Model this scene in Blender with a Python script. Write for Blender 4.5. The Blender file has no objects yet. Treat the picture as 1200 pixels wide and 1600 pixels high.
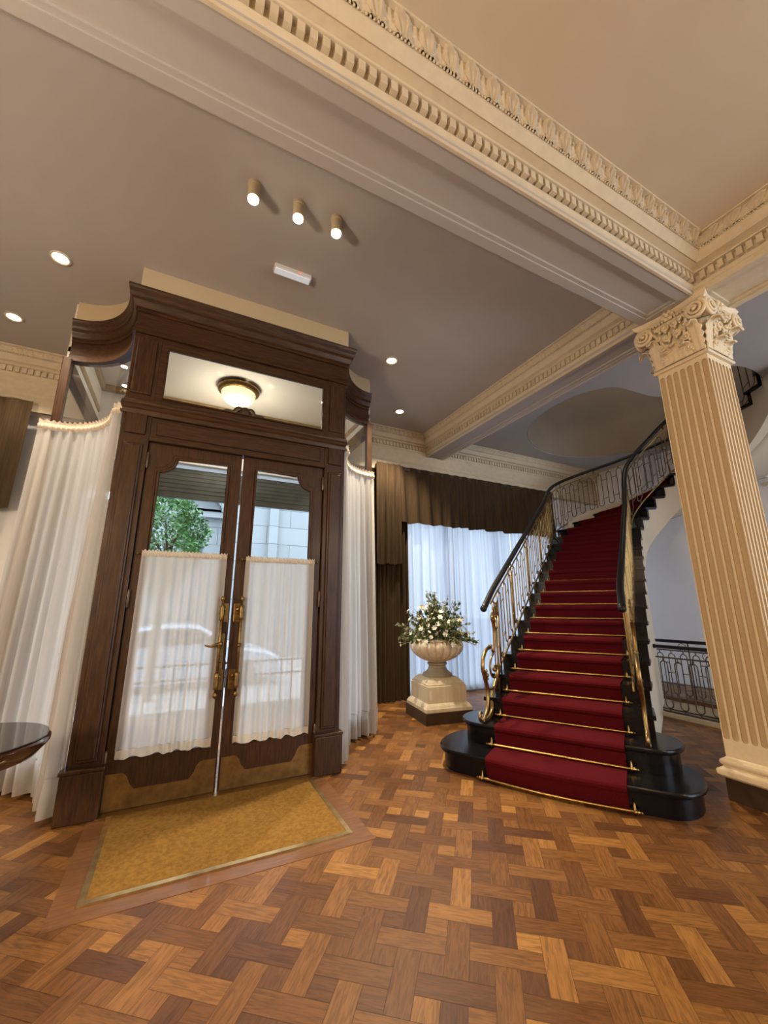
import bpy, bmesh, math, random
from mathutils import Vector, Matrix
random.seed(7)
S = bpy.context.scene
COL = S.collection
PI = math.pi

# ------------------------------------------------------------------ camera, world, exposure, lights
S.view_settings.view_transform = 'Standard'
S.view_settings.look = 'None'
S.view_settings.gamma = 1.0
S.view_settings.use_curve_mapping = False
S.view_settings.exposure = 1.0
S.cycles.max_bounces = 10
S.cycles.transparent_max_bounces = 24
S.cycles.sample_clamp_indirect = 4.0
S.cycles.caustics_reflective = False
S.cycles.caustics_refractive = False

YAW, PITCH, ROLL, FPX = math.radians(26.6902), math.radians(13.2375), math.radians(-0.1594), 624.7
fwd = Vector((math.sin(YAW)*math.cos(PITCH), math.cos(YAW)*math.cos(PITCH), math.sin(PITCH)))
rgt = Vector((math.cos(YAW), -math.sin(YAW), 0)); upv = rgt.cross(fwd)
rr = rgt*math.cos(ROLL) + upv*math.sin(ROLL); uu = -rgt*math.sin(ROLL) + upv*math.cos(ROLL)
cam = bpy.data.cameras.new('camera'); cam.sensor_fit = 'HORIZONTAL'; cam.sensor_width = 36.0
cam.lens = FPX/1200*36; cam.clip_start = 0.05; cam.clip_end = 200
co = bpy.data.objects.new('camera', cam); COL.objects.link(co)
M = Matrix((rr, uu, -fwd)).transposed().to_4x4(); M.translation = (0, 0, 1.35); co.matrix_world = M
S.camera = co

SKY_COLOR, SKY_STRENGTH = (0.76, 0.88, 1.0), 3.7
W = bpy.data.worlds.new('sky'); S.world = W; W.use_nodes = True
bgn = W.node_tree.nodes['Background']; bgn.inputs[0].default_value = (*SKY_COLOR, 1); bgn.inputs[1].default_value = SKY_STRENGTH

WARM = (1.0, 0.72, 0.43); WARM2 = (1.0, 0.82, 0.60)
def lamp(name, kind, loc, power, color, size=0.1, spot=120, blend=0.6, rot=(0, 0, 0)):
    d = bpy.data.lights.new(name, kind); d.energy = power; d.color = color
    if kind == 'SPOT': d.spot_size = math.radians(spot); d.spot_blend = blend; d.shadow_soft_size = size
    elif kind == 'AREA': d.shape = 'RECTANGLE'; d.size = size[0]; d.size_y = size[1]
    else: d.shadow_soft_size = size
    o = bpy.data.objects.new(name, d); COL.objects.link(o); o.location = loc; o.rotation_euler = rot
    return o
# added fill lights behind the photographer, out of view, hung as chandeliers
lamp('chandelier_fill_light', 'POINT', (-1.6, -1.8, 2.75), 66, WARM, 0.4)
lamp('chandelier_fill_light', 'POINT', (3.05, -1.9, 2.75), 44, WARM, 0.4)
# added fill lights: one at left for column and floor, one in the stairwell
lamp('side_fill_light', 'POINT', (-2.6, 0.3, 1.75), 188, WARM2, 0.2)
lamp('stairwell_fill_light', 'POINT', (6.4, 3.2, 6.6), 26, (1.0, 0.9, 0.8), 0.2)
# daylight: portals in the wall openings, so the sky is sampled through them
def portal(loc, sx, sy, rot):
    o = lamp('daylight_portal', 'AREA', loc, 1, (1, 1, 1), (sx, sy), rot=rot); o.data.cycles.is_portal = True
portal((5.3, 6.05, 1.5), 4.6, 2.9, (-PI/2, 0, 0))
portal((0.4, 6.05, 1.5), 3.1, 2.9, (-PI/2, 0, 0))
portal((6.0, -4.05, 2.2), 3.8, 3.4, (PI/2, 0, 0))  # unseen opening behind the camera, added to brighten the stair wall

# ------------------------------------------------------------------ materials
def newmat(name):
    m = bpy.data.materials.new(name); m.use_nodes = True
    nt = m.node_tree
    return m, nt, nt.nodes['Principled BSDF']
def ramp(nt, fac, stops):
    r = nt.nodes.new('ShaderNodeValToRGB'); e = r.color_ramp.elements
    e[0].position, e[0].color = stops[0][0], (*stops[0][1], 1)
    e[1].position, e[1].color = stops[-1][0], (*stops[-1][1], 1)
    for p, c in stops[1:-1]:
        k = e.new(p); k.color = (*c, 1)
    nt.links.new(fac, r.inputs[0]); return r.outputs[0]
def noise(nt, scale, stretch=(1, 1, 1), detail=4, rough=0.55):
    tc = nt.nodes.new('ShaderNodeTexCoord'); mp = nt.nodes.new('ShaderNodeMapping')
    mp.inputs['Scale'].default_value = stretch
    n = nt.nodes.new('ShaderNodeTexNoise'); n.inputs['Scale'].default_value = scale
    n.inputs['Detail'].default_value = detail; n.inputs['Roughness'].default_value = rough
    nt.links.new(tc.outputs['Object'], mp.inputs[0]); nt.links.new(mp.outputs[0], n.inputs['Vector'])
    return n.outputs['Fac']
def bump(nt, bs, fac, strength=0.2, dist=0.01):
    b = nt.nodes.new('ShaderNodeBump'); b.inputs['Strength'].default_value = strength; b.inputs['Distance'].default_value = dist
    nt.links.new(fac, b.inputs['Height']); nt.links.new(b.outputs[0], bs.inputs['Normal'])
def mat(name, c1, c2=None, rough=0.5, metal=0.0, scale=8, stretch=(1, 1, 1), bmp=0.0, coat=0.0, spec=0.5, detail=4, lo=0.35, hi=0.65):
    m, nt, bs = newmat(name)
    f = noise(nt, scale, stretch, detail)
    nt.links.new(ramp(nt, f, [(lo, c1), (hi, c2 or tuple(x*0.85 for x in c1))]), bs.inputs['Base Color'])
    bs.inputs['Roughness'].default_value = rough; bs.inputs['Metallic'].default_value = metal
    bs.inputs['Coat Weight'].default_value = coat; bs.inputs['Coat Roughness'].default_value = 0.1
    bs.inputs['Specular IOR Level'].default_value = spec
    if bmp: bump(nt, bs, f, bmp)
    return m
def emis(name, c, s):
    m, nt, bs = newmat(name)
    bs.inputs['Base Color'].default_value = (*c, 1); bs.inputs['Emission Color'].default_value = (*c, 1); bs.inputs['Emission Strength'].default_value = s
    return m
def cloth(name, c, c2, transl=0.5, transp=0.0, scale=22, stretch=(1, 1, 0.012)):
    m, nt, bs = newmat(name); nt.nodes.remove(bs); out = nt.nodes['Material Output']
    f = noise(nt, scale, stretch, 3)
    col = ramp(nt, f, [(0.3, c), (0.7, c2)])
    d = nt.nodes.new('ShaderNodeBsdfDiffuse'); t = nt.nodes.new('ShaderNodeBsdfTranslucent')
    nt.links.new(col, d.inputs[0]); nt.links.new(col, t.inputs[0])
    mx = nt.nodes.new('ShaderNodeMixShader'); mx.inputs[0].default_value = transl
    nt.links.new(d.outputs[0], mx.inputs[1]); nt.links.new(t.outputs[0], mx.inputs[2]); last = mx.outputs[0]
    if transp:
        tr = nt.nodes.new('ShaderNodeBsdfTransparent'); m2 = nt.nodes.new('ShaderNodeMixShader'); m2.inputs[0].default_value = transp
        nt.links.new(last, m2.inputs[1]); nt.links.new(tr.outputs[0], m2.inputs[2]); last = m2.outputs[0]
    nt.links.new(last, out.inputs[0]); return m
def glass(name, tint=(0.95, 0.97, 0.97), refl=0.0, k=0.35):
    m, nt, bs = newmat(name); nt.nodes.remove(bs); out = nt.nodes['Material Output']
    tr = nt.nodes.new('ShaderNodeBsdfTransparent'); tr.inputs[0].default_value = (*tint, 1)
    g = nt.nodes.new('ShaderNodeBsdfGlossy'); g.inputs['Roughness'].default_value = 0.01
    lw = nt.nodes.new('ShaderNodeFresnel'); lw.inputs['IOR'].default_value = 1.5
    add = nt.nodes.new('ShaderNodeMath'); add.operation = 'MULTIPLY_ADD'; add.inputs[1].default_value = k; add.inputs[2].default_value = refl
    nt.links.new(lw.outputs[0], add.inputs[0])
    mx = nt.nodes.new('ShaderNodeMixShader')
    nt.links.new(add.outputs[0], mx.inputs[0]); nt.links.new(tr.outputs[0], mx.inputs[1]); nt.links.new(g.outputs[0], mx.inputs[2])
    nt.links.new(mx.outputs[0], out.inputs[0]); return m

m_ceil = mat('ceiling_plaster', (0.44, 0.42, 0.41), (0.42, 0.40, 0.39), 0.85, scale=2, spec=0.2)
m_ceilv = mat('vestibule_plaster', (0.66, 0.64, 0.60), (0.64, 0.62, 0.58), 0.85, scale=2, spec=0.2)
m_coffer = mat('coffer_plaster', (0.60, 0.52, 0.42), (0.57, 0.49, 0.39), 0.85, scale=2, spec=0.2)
m_trim = mat('cream_plaster', (0.62, 0.54, 0.41), (0.57, 0.49, 0.37), 0.7, scale=14, bmp=0.03, spec=0.3)
m_bulk = mat('bulkhead_plaster', (0.50, 0.41, 0.28), (0.48, 0.39, 0.265), 0.85, scale=2, spec=0.2)
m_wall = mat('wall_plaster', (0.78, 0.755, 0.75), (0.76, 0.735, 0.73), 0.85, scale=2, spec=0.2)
m_soffit = mat('stringer_plaster', (0.55, 0.48, 0.38), (0.52, 0.45, 0.36), 0.8, scale=3, spec=0.2)
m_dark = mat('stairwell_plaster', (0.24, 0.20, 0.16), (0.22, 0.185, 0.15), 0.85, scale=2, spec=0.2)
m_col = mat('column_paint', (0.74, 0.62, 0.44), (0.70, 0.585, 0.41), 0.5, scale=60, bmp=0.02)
m_flute = mat('flute_tone', (0.52, 0.395, 0.24), (0.49, 0.37, 0.225), 0.6, scale=60, bmp=0.02)  # darker tone than the shaft, filling the flutes
m_plinth = mat('dark_plinth', (0.050, 0.030, 0.018), (0.040, 0.024, 0.015), 0.4, scale=6)
m_wood = mat('mahogany', (0.060, 0.025, 0.0085), (0.024, 0.0095, 0.004), 0.42, scale=9, stretch=(9, 9, 0.7), coat=0.04, spec=0.3, detail=6)
m_woodh = mat('mahogany_cross', (0.060, 0.025, 0.0085), (0.024, 0.0095, 0.004), 0.42, scale=9, stretch=(0.7, 9, 9), coat=0.04, spec=0.3, detail=6)
m_table = mat('table_wood', (0.06, 0.02, 0.01), (0.03, 0.011, 0.006), 0.12, scale=9, stretch=(1, 8, 8), coat=0.5)
m_brass = mat('brass', (0.50, 0.33, 0.11), (0.38, 0.24, 0.08), 0.32, 1.0, scale=25, bmp=0.05)
m_rail = mat('rail_brass', (0.40, 0.27, 0.11), (0.27, 0.18, 0.08), 0.38, 1.0, scale=25, bmp=0.05)
m_iron = mat('bronze_iron', (0.14, 0.10, 0.07), (0.10, 0.07, 0.05), 0.45, 0.7, scale=25)
m_oldbrass = mat('aged_brass', (0.28, 0.18, 0.07), (0.17, 0.11, 0.045), 0.4, 1.0, scale=40)
m_kick = mat('kick_brass', (0.26, 0.16, 0.055), (0.18, 0.105, 0.035), 0.42, 0.8, scale=14)
m_black = mat('black_marble', (0.007, 0.007, 0.009), (0.004, 0.004, 0.006), 0.22, scale=5, spec=0.25)
m_carpet = mat('red_carpet', (0.095, 0.005, 0.009), (0.070, 0.003, 0.006), 0.95, scale=160, bmp=0.5, spec=0.1)
m_hand = mat('black_handrail', (0.008, 0.007, 0.007), (0.005, 0.005, 0.005), 0.38, scale=12, spec=0.3)
m_matt = mat('coir_mat', (0.26, 0.145, 0.036), (0.18, 0.094, 0.021), 0.95, scale=45, bmp=0.6, spec=0.1, detail=8)
m_stone = mat('urn_stone', (0.70, 0.61, 0.48), (0.58, 0.50, 0.38), 0.7, scale=18, bmp=0.1)
m_stone2 = mat('urn_foot_stone', (0.36, 0.31, 0.22), (0.28, 0.24, 0.17), 0.7, scale=18, bmp=0.1)
m_ped = mat('pedestal_paint', (0.68, 0.60, 0.44), (0.60, 0.52, 0.38), 0.6, scale=5, stretch=(6, 6, 0.6))
m_velvet = mat('brown_velvet', (0.060, 0.038, 0.019), (0.038, 0.024, 0.012), 0.9, scale=22, stretch=(3, 3, 0.15), spec=0.15)
m_sheer = cloth('sheer_voile', (0.58, 0.61, 0.69), (0.36, 0.40, 0.50), 0.6, 0.03)  # vertical colour streaks stand in for the shading of the pleats
m_cafe = cloth('cafe_voile', (0.82, 0.80, 0.78), (0.76, 0.74, 0.71), 0.6, 0.17)
m_cafehead = cloth('cafe_hem', (0.74, 0.66, 0.54), (0.66, 0.58, 0.47), 0.4)
m_side = cloth('cream_silk', (0.72, 0.69, 0.655), (0.60, 0.57, 0.535), 0.58, 0.04)
m_sidehead = cloth('cream_silk_hem', (0.76, 0.68, 0.57), (0.68, 0.60, 0.50), 0.22)
m_glass = glass('clear_glass')
m_tglass = glass('transom_glass', (0.98, 0.97, 0.93), 0.0, 0.15)
m_wglass = glass('curved_glass', (0.94, 0.95, 0.94), 0.0, 0.4)
m_gap = mat('floor_joint', (0.05, 0.022, 0.009), (0.04, 0.018, 0.008), 0.6, scale=4)
m_border = mat('border_board', (0.20, 0.085, 0.03), (0.13, 0.055, 0.02), 0.4, scale=8, stretch=(1, 8, 1), coat=0.2)
m_shutter = mat('shutter_slat', (0.10, 0.11, 0.10), (0.07, 0.08, 0.075), 0.5, scale=6)
m_whitebox = mat('white_plastic', (0.7, 0.7, 0.72), (0.66, 0.66, 0.68), 0.4, scale=4)
m_goldtrim = mat('gold_trim', (0.30, 0.21, 0.10), (0.24, 0.165, 0.08), 0.5, scale=12)
m_lampring = mat('lamp_ring', (0.75, 0.70, 0.62), (0.7, 0.65, 0.58), 0.3, 0.3, scale=4)
m_lamp = emis('downlight_glow', (1.0, 0.80, 0.50), 8)
m_spot = emis('spot_glow', (1.0, 0.85, 0.58), 12)
m_bowl = emis('bowl_glow', (1.0, 0.78, 0.38), 0.85)
m_led = emis('led_strip', (0.75, 0.85, 1.0), 0.14)
m_leaf = mat('bush_leaf', (0.030, 0.105, 0.020), (0.075, 0.21, 0.045), 0.5, scale=3, lo=0.4, hi=0.6)
m_leafd = mat('bouquet_leaf', (0.055, 0.085, 0.03), (0.13, 0.15, 0.06), 0.6, scale=12, lo=0.4, hi=0.6)
m_grass = mat('bouquet_grass', (0.16, 0.18, 0.05), (0.22, 0.22, 0.08), 0.6, scale=12)
m_petal = mat('cream_petal', (0.82, 0.80, 0.72), (0.74, 0.71, 0.60), 0.6, scale=20)
m_petal2 = mat('yellow_petal', (0.60, 0.45, 0.16), (0.66, 0.58, 0.35), 0.6, scale=20)
m_bark = mat('bark', (0.09, 0.06, 0.04), (0.06, 0.04, 0.025), 0.9, scale=20, bmp=0.3)
m_pave = mat('pavement', (0.36, 0.36, 0.37), (0.30, 0.30, 0.31), 0.9, scale=3)
m_car = mat('car_paint', (0.55, 0.68, 0.85), (0.52, 0.65, 0.82), 0.2, scale=2, coat=0.5)
m_cargl = mat('car_glass', (0.05, 0.06, 0.07), (0.04, 0.05, 0.06), 0.05, scale=2)
m_tyre = mat('tyre', (0.02, 0.02, 0.02), (0.015, 0.015, 0.015), 0.8, scale=4)

# ------------------------------------------------------------------ mesh helpers
def wloc(o):
    v = Vector((0, 0, 0))
    while o is not None: v += o.location; o = o.parent
    return v
def empty(name, loc, label=None, cat=None, group=None, kind=None):
    o = bpy.data.objects.new(name, None); COL.objects.link(o); o.location = loc; o.empty_display_size = 0.1
    tag(o, label, cat, group, kind); return o
def tag(o, label=None, cat=None, group=None, kind=None):
    if label: o['label'] = label
    if cat: o['category'] = cat
    if group: o['group'] = group
    if kind: o['kind'] = kind
    return o
def smooth_pts(P, n=4, closed=False):
    P = [Vector(p) for p in P]; out = []; N = len(P)
    rng = range(N if closed else N-1)
    for i in rng:
        p1, p2 = P[i], P[(i+1) % N]
        p0 = P[(i-1) % N] if (closed or i > 0) else p1*2-p2
        p3 = P[(i+2) % N] if (closed or i+2 < N) else p2*2-p1
        for k in range(n):
            t = k/n
            out.append(0.5*((2*p1)+(-p0+p2)*t+(2*p0-5*p1+4*p2-p3)*t*t+(-p0+3*p1-3*p2+p3)*t**3))
    if not closed: out.append(P[-1])
    return out
class MB:
    def __init__(s): s.v = []; s.f = []; s.mi = []; s.cur = 0
    def add(s, vs, fs):
        b = len(s.v); s.v += [tuple(v) for v in vs]
        for f in fs: s.f.append(tuple(i+b for i in f)); s.mi.append(s.cur)
        return s
    def box(s, a, b):
        x0, y0, z0 = a; x1, y1, z1 = b
        if x0 > x1: x0, x1 = x1, x0
        if y0 > y1: y0, y1 = y1, y0
        if z0 > z1: z0, z1 = z1, z0
        return s.add([(x0,y0,z0),(x1,y0,z0),(x1,y1,z0),(x0,y1,z0),(x0,y0,z1),(x1,y0,z1),(x1,y1,z1),(x0,y1,z1)],
                     [(0,3,2,1),(4,5,6,7),(0,1,5,4),(1,2,6,5),(2,3,7,6),(3,0,4,7)])
    def bbox(s, a, b, bev=0.006):
        """box with chamfered edges"""
        bm = bmesh.new(); bmesh.ops.create_cube(bm, size=1)
        c = [(a[i]+b[i])/2 for i in range(3)]; d = [abs(b[i]-a[i]) for i in range(3)]
        for v in bm.verts: v.co = Vector((c[i]+v.co[i]*d[i] for i in range(3)))
        bmesh.ops.bevel(bm, geom=bm.edges[:], offset=min(bev, min(d)*0.3), segments=2, affect='EDGES', profile=0.5)
        return s.frombm(bm)
    def frombm(s, bm):
        bm.verts.index_update()
        s.add([v.co[:] for v in bm.verts], [[v.index for v in f.verts] for f in bm.faces]); bm.free(); return s
    def hexa(s, P8):
        return s.add(P8, [(0,3,2,1),(4,5,6,7),(0,1,5,4),(1,2,6,5),(2,3,7,6),(3,0,4,7)])
    def prism(s, poly, z0, z1):
        n = len(poly); a = sum(poly[i][0]*poly[(i+1)%n][1]-poly[(i+1)%n][0]*poly[i][1] for i in range(n))
        if a < 0: poly = poly[::-1]
        vs = [(x, y, z0) for x, y in poly]+[(x, y, z1) for x, y in poly]
        fs = [tuple(range(n-1, -1, -1)), tuple(range(n, 2*n))]+[(i, (i+1) % n, n+(i+1) % n, n+i) for i in range(n)]
        return s.add(vs, fs)
    def tube(s, P, r, seg=8, closed=False, cap=True, flat=1.0):
        P = [Vector(p) for p in P]; n = len(P)
        rad = r if isinstance(r, (list, tuple)) else [r]*n
        vs = []; fs = []; up = None
        for i in range(n):
            if closed: t = P[(i+1) % n]-P[(i-1) % n]
            else: t = P[min(i+1, n-1)]-P[max(i-1, 0)]
            if t.length < 1e-9: t = Vector((0, 0, 1))
            t.normalize()
            if up is None:
                up = Vector((0, 0, 1)) if abs(t.z) < 0.9 else Vector((1, 0, 0))
            up = (up - t*up.dot(t))
            if up.length < 1e-6: up = t.orthogonal()
            up.normalize(); sd = t.cross(up)
            for k in range(seg):
                a = 2*PI*k/seg+PI/seg
                vs.append(P[i]+(up*math.sin(a)*flat+sd*math.cos(a))*rad[i])
        m = n if closed else n-1
        for i in range(m):
            j = (i+1) % n
            for k in range(seg):
                l = (k+1) % seg; fs.append((i*seg+k, i*seg+l, j*seg+l, j*seg+k))
        if cap and not closed:
            fs.append(tuple(range(seg-1, -1, -1))); fs.append(tuple((n-1)*seg+k for k in range(seg)))
        return s.add(vs, fs)
    def lathe(s, prof, c, seg=32, rfun=None):
        vs = []; fs = []; n = len(prof)
        for i, (r, z) in enumerate(prof):
            for k in range(seg):
                a = 2*PI*k/seg; q = r*(rfun(i, a) if rfun else 1)
                vs.append((c[0]+q*math.cos(a), c[1]+q*math.sin(a), c[2]+z))
        for i in range(n-1):
            for k in range(seg):
                l = (k+1) % seg; fs.append((i*seg+k, i*seg+l, (i+1)*seg+l, (i+1)*seg+k))
        fs.append(tuple(range(seg-1, -1, -1))); fs.append(tuple((n-1)*seg+k for k in range(seg)))
        return s.add(vs, fs)
    def ball(s, c, r, seg=10, rings=6, sc=(1, 1, 1)):
        prof = []
        for i in range(rings+1):
            a = -PI/2+PI*i/rings; prof.append((max(1e-4, r*math.cos(a)), r*math.sin(a)))
        vs = []; fs = []
        for (q, z) in prof:
            for k in range(seg):
                a = 2*PI*k/seg; vs.append((c[0]+q*math.cos(a)*sc[0], c[1]+q*math.sin(a)*sc[1], c[2]+z*sc[2]))
        for i in range(rings):
            for k in range(seg):
                l = (k+1) % seg; fs.append((i*seg+k, i*seg+l, (i+1)*seg+l, (i+1)*seg+k))
        return s.add(vs, fs)
    def grid(s, rows, closed=False):
        n = len(rows); m = len(rows[0]); vs = [p for r in rows for p in r]; fs = []
        for i in range(n-1):
            for k in range(m if closed else m-1):
                l = (k+1) % m; fs.append((i*m+k, i*m+l, (i+1)*m+l, (i+1)*m+k))
        return s.add(vs, fs)
    def plate(s, outer, holes, fr, depth):
        """polygon with holes in frame fr=(origin, xaxis, yaxis, normal), extruded by depth along normal"""
        o, ax, ay, an = [Vector(q) for q in fr]
        bm = bmesh.new(); es = []
        for lp in [outer]+holes:
            vs = [bm.verts.new(o+ax*p[0]+ay*p[1]) for p in lp]
            for i in range(len(vs)): es.append(bm.edges.new((vs[i], vs[(i+1) % len(vs)])))
        bmesh.ops.triangle_fill(bm, edges=es, use_beauty=True, use_dissolve=False, normal=an)
        g = bmesh.ops.extrude_face_region(bm, geom=bm.faces[:])
        bmesh.ops.translate(bm, verts=[e for e in g['geom'] if isinstance(e, bmesh.types.BMVert)], vec=an*depth)
        bmesh.ops.recalc_face_normals(bm, faces=bm.faces[:])
        return s.frombm(bm)
    def build(s, name, m, parent=None, smooth=False, label=None, cat=None, group=None, kind=None, autosmooth=None, solid=None):
        me = bpy.data.meshes.new(name)
        off = wloc(parent) if parent else None
        vs = s.v if off is None else [(x-off.x, y-off.y, z-off.z) for x, y, z in s.v]
        me.from_pydata(vs, [], s.f)
        mats = m if isinstance(m, (list, tuple)) else [m]
        for q in mats: me.materials.append(q)
        for p, i in zip(me.polygons, s.mi): p.material_index = min(i, len(mats)-1); p.use_smooth = smooth
        me.update()
        o = bpy.data.objects.new(name, me); COL.objects.link(o)
        if parent: o.parent = parent
        else:   # put the origin at the base of the thing
            n = len(s.v); cx = (min(v[0] for v in s.v)+max(v[0] for v in s.v))/2; cy = (min(v[1] for v in s.v)+max(v[1] for v in s.v))/2; cz = min(v[2] for v in s.v)
            me.transform(Matrix.Translation((-cx, -cy, -cz))); o.location = (cx, cy, cz)
        tag(o, label, cat, group, kind)
        if solid:
            q = o.modifiers.new('thickness', 'SOLIDIFY'); q.thickness = solid; q.offset = 0
        if autosmooth is not None:
            for p in me.polygons: p.use_smooth = True
            q = o.modifiers.new('edges', 'EDGE_SPLIT'); q.split_angle = math.radians(autosmooth)
        return o
def copy_tree(o, parent=None):
    c = o.copy(); COL.objects.link(c); c.parent = parent
    for ch in list(o.children): copy_tree(ch, c)
    return c
def mitres(path, closed=False):
    """unit-offset vectors to the LEFT of the path at each vertex"""
    P = [Vector((p[0], p[1])) for p in path]; n = len(P); out = []
    for i in range(n):
        a = (P[i]-P[i-1]).normalized() if (i > 0 or closed) else None
        b = (P[(i+1) % n]-P[i]).normalized() if (i < n-1 or closed) else None
        na = Vector((-a.y, a.x)) if a else None; nb = Vector((-b.y, b.x)) if b else None
        if na is None: out.append(nb)
        elif nb is None: out.append(na)
        else:
            q = (na+nb); q = q/(q.length_squared/2) if q.length_squared > 1e-6 else na
            out.append(q)
    return out
def sweep(mb, path, prof, closed_prof=True, cap=True):
    """profile (offset to the left of path, z)"""
    mt = mitres(path); rows = []
    for p, q in zip(path, mt):
        rows.append([(p[0]+q.x*o, p[1]+q.y*o, z) for o, z in prof])
    mb.grid(rows, closed_prof)
    if cap and closed_prof:
        b = len(prof); mb.add(rows[0], [tuple(range(b))]); mb.add(rows[-1], [tuple(range(b-1, -1, -1))])
    return mb

# ================================================================== STRUCTURE
ZC = 4.235           # ceiling
ZB = 3.87            # underside of the beams
YF = 5.66            # face of the street facade
XL, XR, YN = -4.2, 8.10, -4.0
BX0, BX1 = 3.61, 3.95        # cross beam towards the facade
BY0, BY1 = 1.375, 1.80        # long beam in front of the entrance
CXC = 3.61                   # left face of the beam behind the photographer

# ---- floor: woven oak parquet laid on the diagonal, around the mat well and the basement stair well
MAT0, MAT1 = (-0.28, 2.60), (1.09, 3.50)
HOLE = (5.64, 0.6, 6.50, 4.15)
fl = bpy.data.meshes.new('floor'); bm = bmesh.new()
tone = bm.loops.layers.float_color.new('tone'); uvl = bm.loops.layers.uv.new('grain')
wv = 0.0945; ang = math.radians(-39.5); ca, sa = math.cos(ang), math.sin(ang)
def fw_(u, v): return (ca*u-sa*v+1.133, sa*u+ca*v+1.837)
def inside(x, y, b, m=0): return b[0]-m < x < b[2]+m and b[1]-m < y < b[3]+m
mb4 = (MAT0[0], MAT0[1], MAT1[0], MAT1[1]+0.1)
rf = random.Random(3)
def plank(u0, v0, u1, v1, horiz):
    cx, cy = fw_((u0+u1)/2, (v0+v1)/2)
    if not (-3.6 < cx < 7.95 and -1.6 < cy < 5.62): return
    if inside(cx, cy, HOLE, 0.03) or inside(cx, cy, mb4, 0.0): return
    g = 0.0007
    c = [(u0+g, v0+g), (u1-g, v0+g), (u1-g, v1-g), (u0+g, v1-g)]
    f = bm.faces.new([bm.verts.new((*fw_(*p), 0.0)) for p in c])
    t = min(1, max(0, rf.gauss(0.47, 0.25))); o1, o2 = rf.random(), rf.random()
    for lp, p in zip(f.loops, c):
        lp[tone] = (t, o1, o2, 1)
        lp[uvl].uv = (p[0], p[1]) if horiz else (p[1], p[0])
N = 24
for i in range(-N, N):
    for j in range(-N, N):
        U, V = i*4*wv, j*4*wv
        plank(U, V, U+3*wv, V+wv, True); plank(U+2*wv, V+2*wv, U+5*wv, V+3*wv, True)
        plank(U+3*wv, V-wv, U+4*wv, V+2*wv, False); plank(U+wv, V+wv, U+2*wv, V+4*wv, False)
        for a_, b_ in ((0, 1), (2, 1), (0, 3), (2, 3)):
            plank(U+a_*wv, V+b_*wv, U+(a_+1)*wv, V+(b_+1)*wv, rf.random() < 0.5)
bm.to_mesh(fl); bm.free()
m_floor, nt, bs = newmat('oak_parquet')
at = nt.nodes.new('ShaderNodeAttribute'); at.attribute_name = 'tone'
uvn = nt.nodes.new('ShaderNodeUVMap'); uvn.uv_map = 'grain'
sp = nt.nodes.new('ShaderNodeSeparateColor'); nt.links.new(at.outputs['Color'], sp.inputs[0])
cmb = nt.nodes.new('ShaderNodeCombineXYZ'); nt.links.new(sp.outputs[1], cmb.inputs[0]); nt.links.new(sp.outputs[2], cmb.inputs[1]); nt.links.new(sp.outputs[1], cmb.inputs[2])
sc_ = nt.nodes.new('ShaderNodeVectorMath'); sc_.operation = 'SCALE'; sc_.inputs['Scale'].default_value = 37; nt.links.new(cmb.outputs[0], sc_.inputs[0])
mpg = nt.nodes.new('ShaderNodeMapping'); mpg.inputs['Scale'].default_value = (9, 75, 1); nt.links.new(uvn.outputs[0], mpg.inputs[0])
ad = nt.nodes.new('ShaderNodeVectorMath'); nt.links.new(mpg.outputs[0], ad.inputs[0]); nt.links.new(sc_.outputs[0], ad.inputs[1])
gn = nt.nodes.new('ShaderNodeTexNoise'); gn.inputs['Scale'].default_value = 1.0; gn.inputs['Detail'].default_value = 6; gn.inputs['Distortion'].default_value = 1.2; nt.links.new(ad.outputs[0], gn.inputs['Vector'])
base = ramp(nt, sp.outputs[0], [(0.0, (0.095, 0.038, 0.013)), (0.4, (0.155, 0.066, 0.019)), (0.7, (0.235, 0.108, 0.029)), (1.0, (0.36, 0.18, 0.047))])
gr = ramp(nt, gn.outputs['Fac'], [(0.32, (0.62, 0.58, 0.52)), (0.6, (1.08, 1.05, 1.0))])
mul = nt.nodes.new('ShaderNodeMix'); mul.data_type = 'RGBA'; mul.blend_type = 'MULTIPLY'; mul.inputs[0].default_value = 1
nt.links.new(base, mul.inputs[6]); nt.links.new(gr, mul.inputs[7]); nt.links.new(mul.outputs[2], bs.inputs['Base Color'])
rg = ramp(nt, noise(nt, 3, (1, 1, 1), 3), [(0.3, (0.34,)*3), (0.7, (0.48,)*3)]); nt.links.new(rg, bs.inputs['Roughness'])
bs.inputs['Specular IOR Level'].default_value = 0.35; bs.inputs['Coat Weight'].default_value = 0.03; bs.inputs['Coat Roughness'].default_value = 0.22
bump(nt, bs, gn.outputs['Fac'], 0.12, 0.004)
fl.materials.append(m_floor)
# the joints' dark bed under the planks, with the well cut out
bed = MB()
h0 = (HOLE[0]-.04, HOLE[1]-.04, HOLE[2]+.04, HOLE[3]+.04)
for a, b in (((XL, YN), (h0[0], 6.4)), ((h0[2], YN), (XR+.1, 6.4)), ((h0[0], YN), (h0[2], h0[1])), ((h0[0], h0[3]), (h0[2], 6.4))):
    bed.box((a[0], a[1], -0.12), (b[0], b[1], -0.0015))
floor = bpy.data.objects.new('floor', fl); COL.objects.link(floor); tag(floor, 'oak parquet floor in a woven diagonal pattern', 'floor', kind='structure')
bed.build('floor_bed', m_gap, floor)
b = MB(); w_ = 0.105; z0, z1 = -0.001, 0.0022
x0, y0, x1, y1 = MAT0[0], MAT0[1], MAT1[0], MAT1[1]
b.prism([(x0-w_, y0-w_), (x1+w_, y0-w_), (x1, y0), (x0, y0)], z0, z1); b.prism([(x0-w_, y0-w_), (x0, y0), (x0, y1), (x0-w_, y1)], z0, z1)
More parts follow.
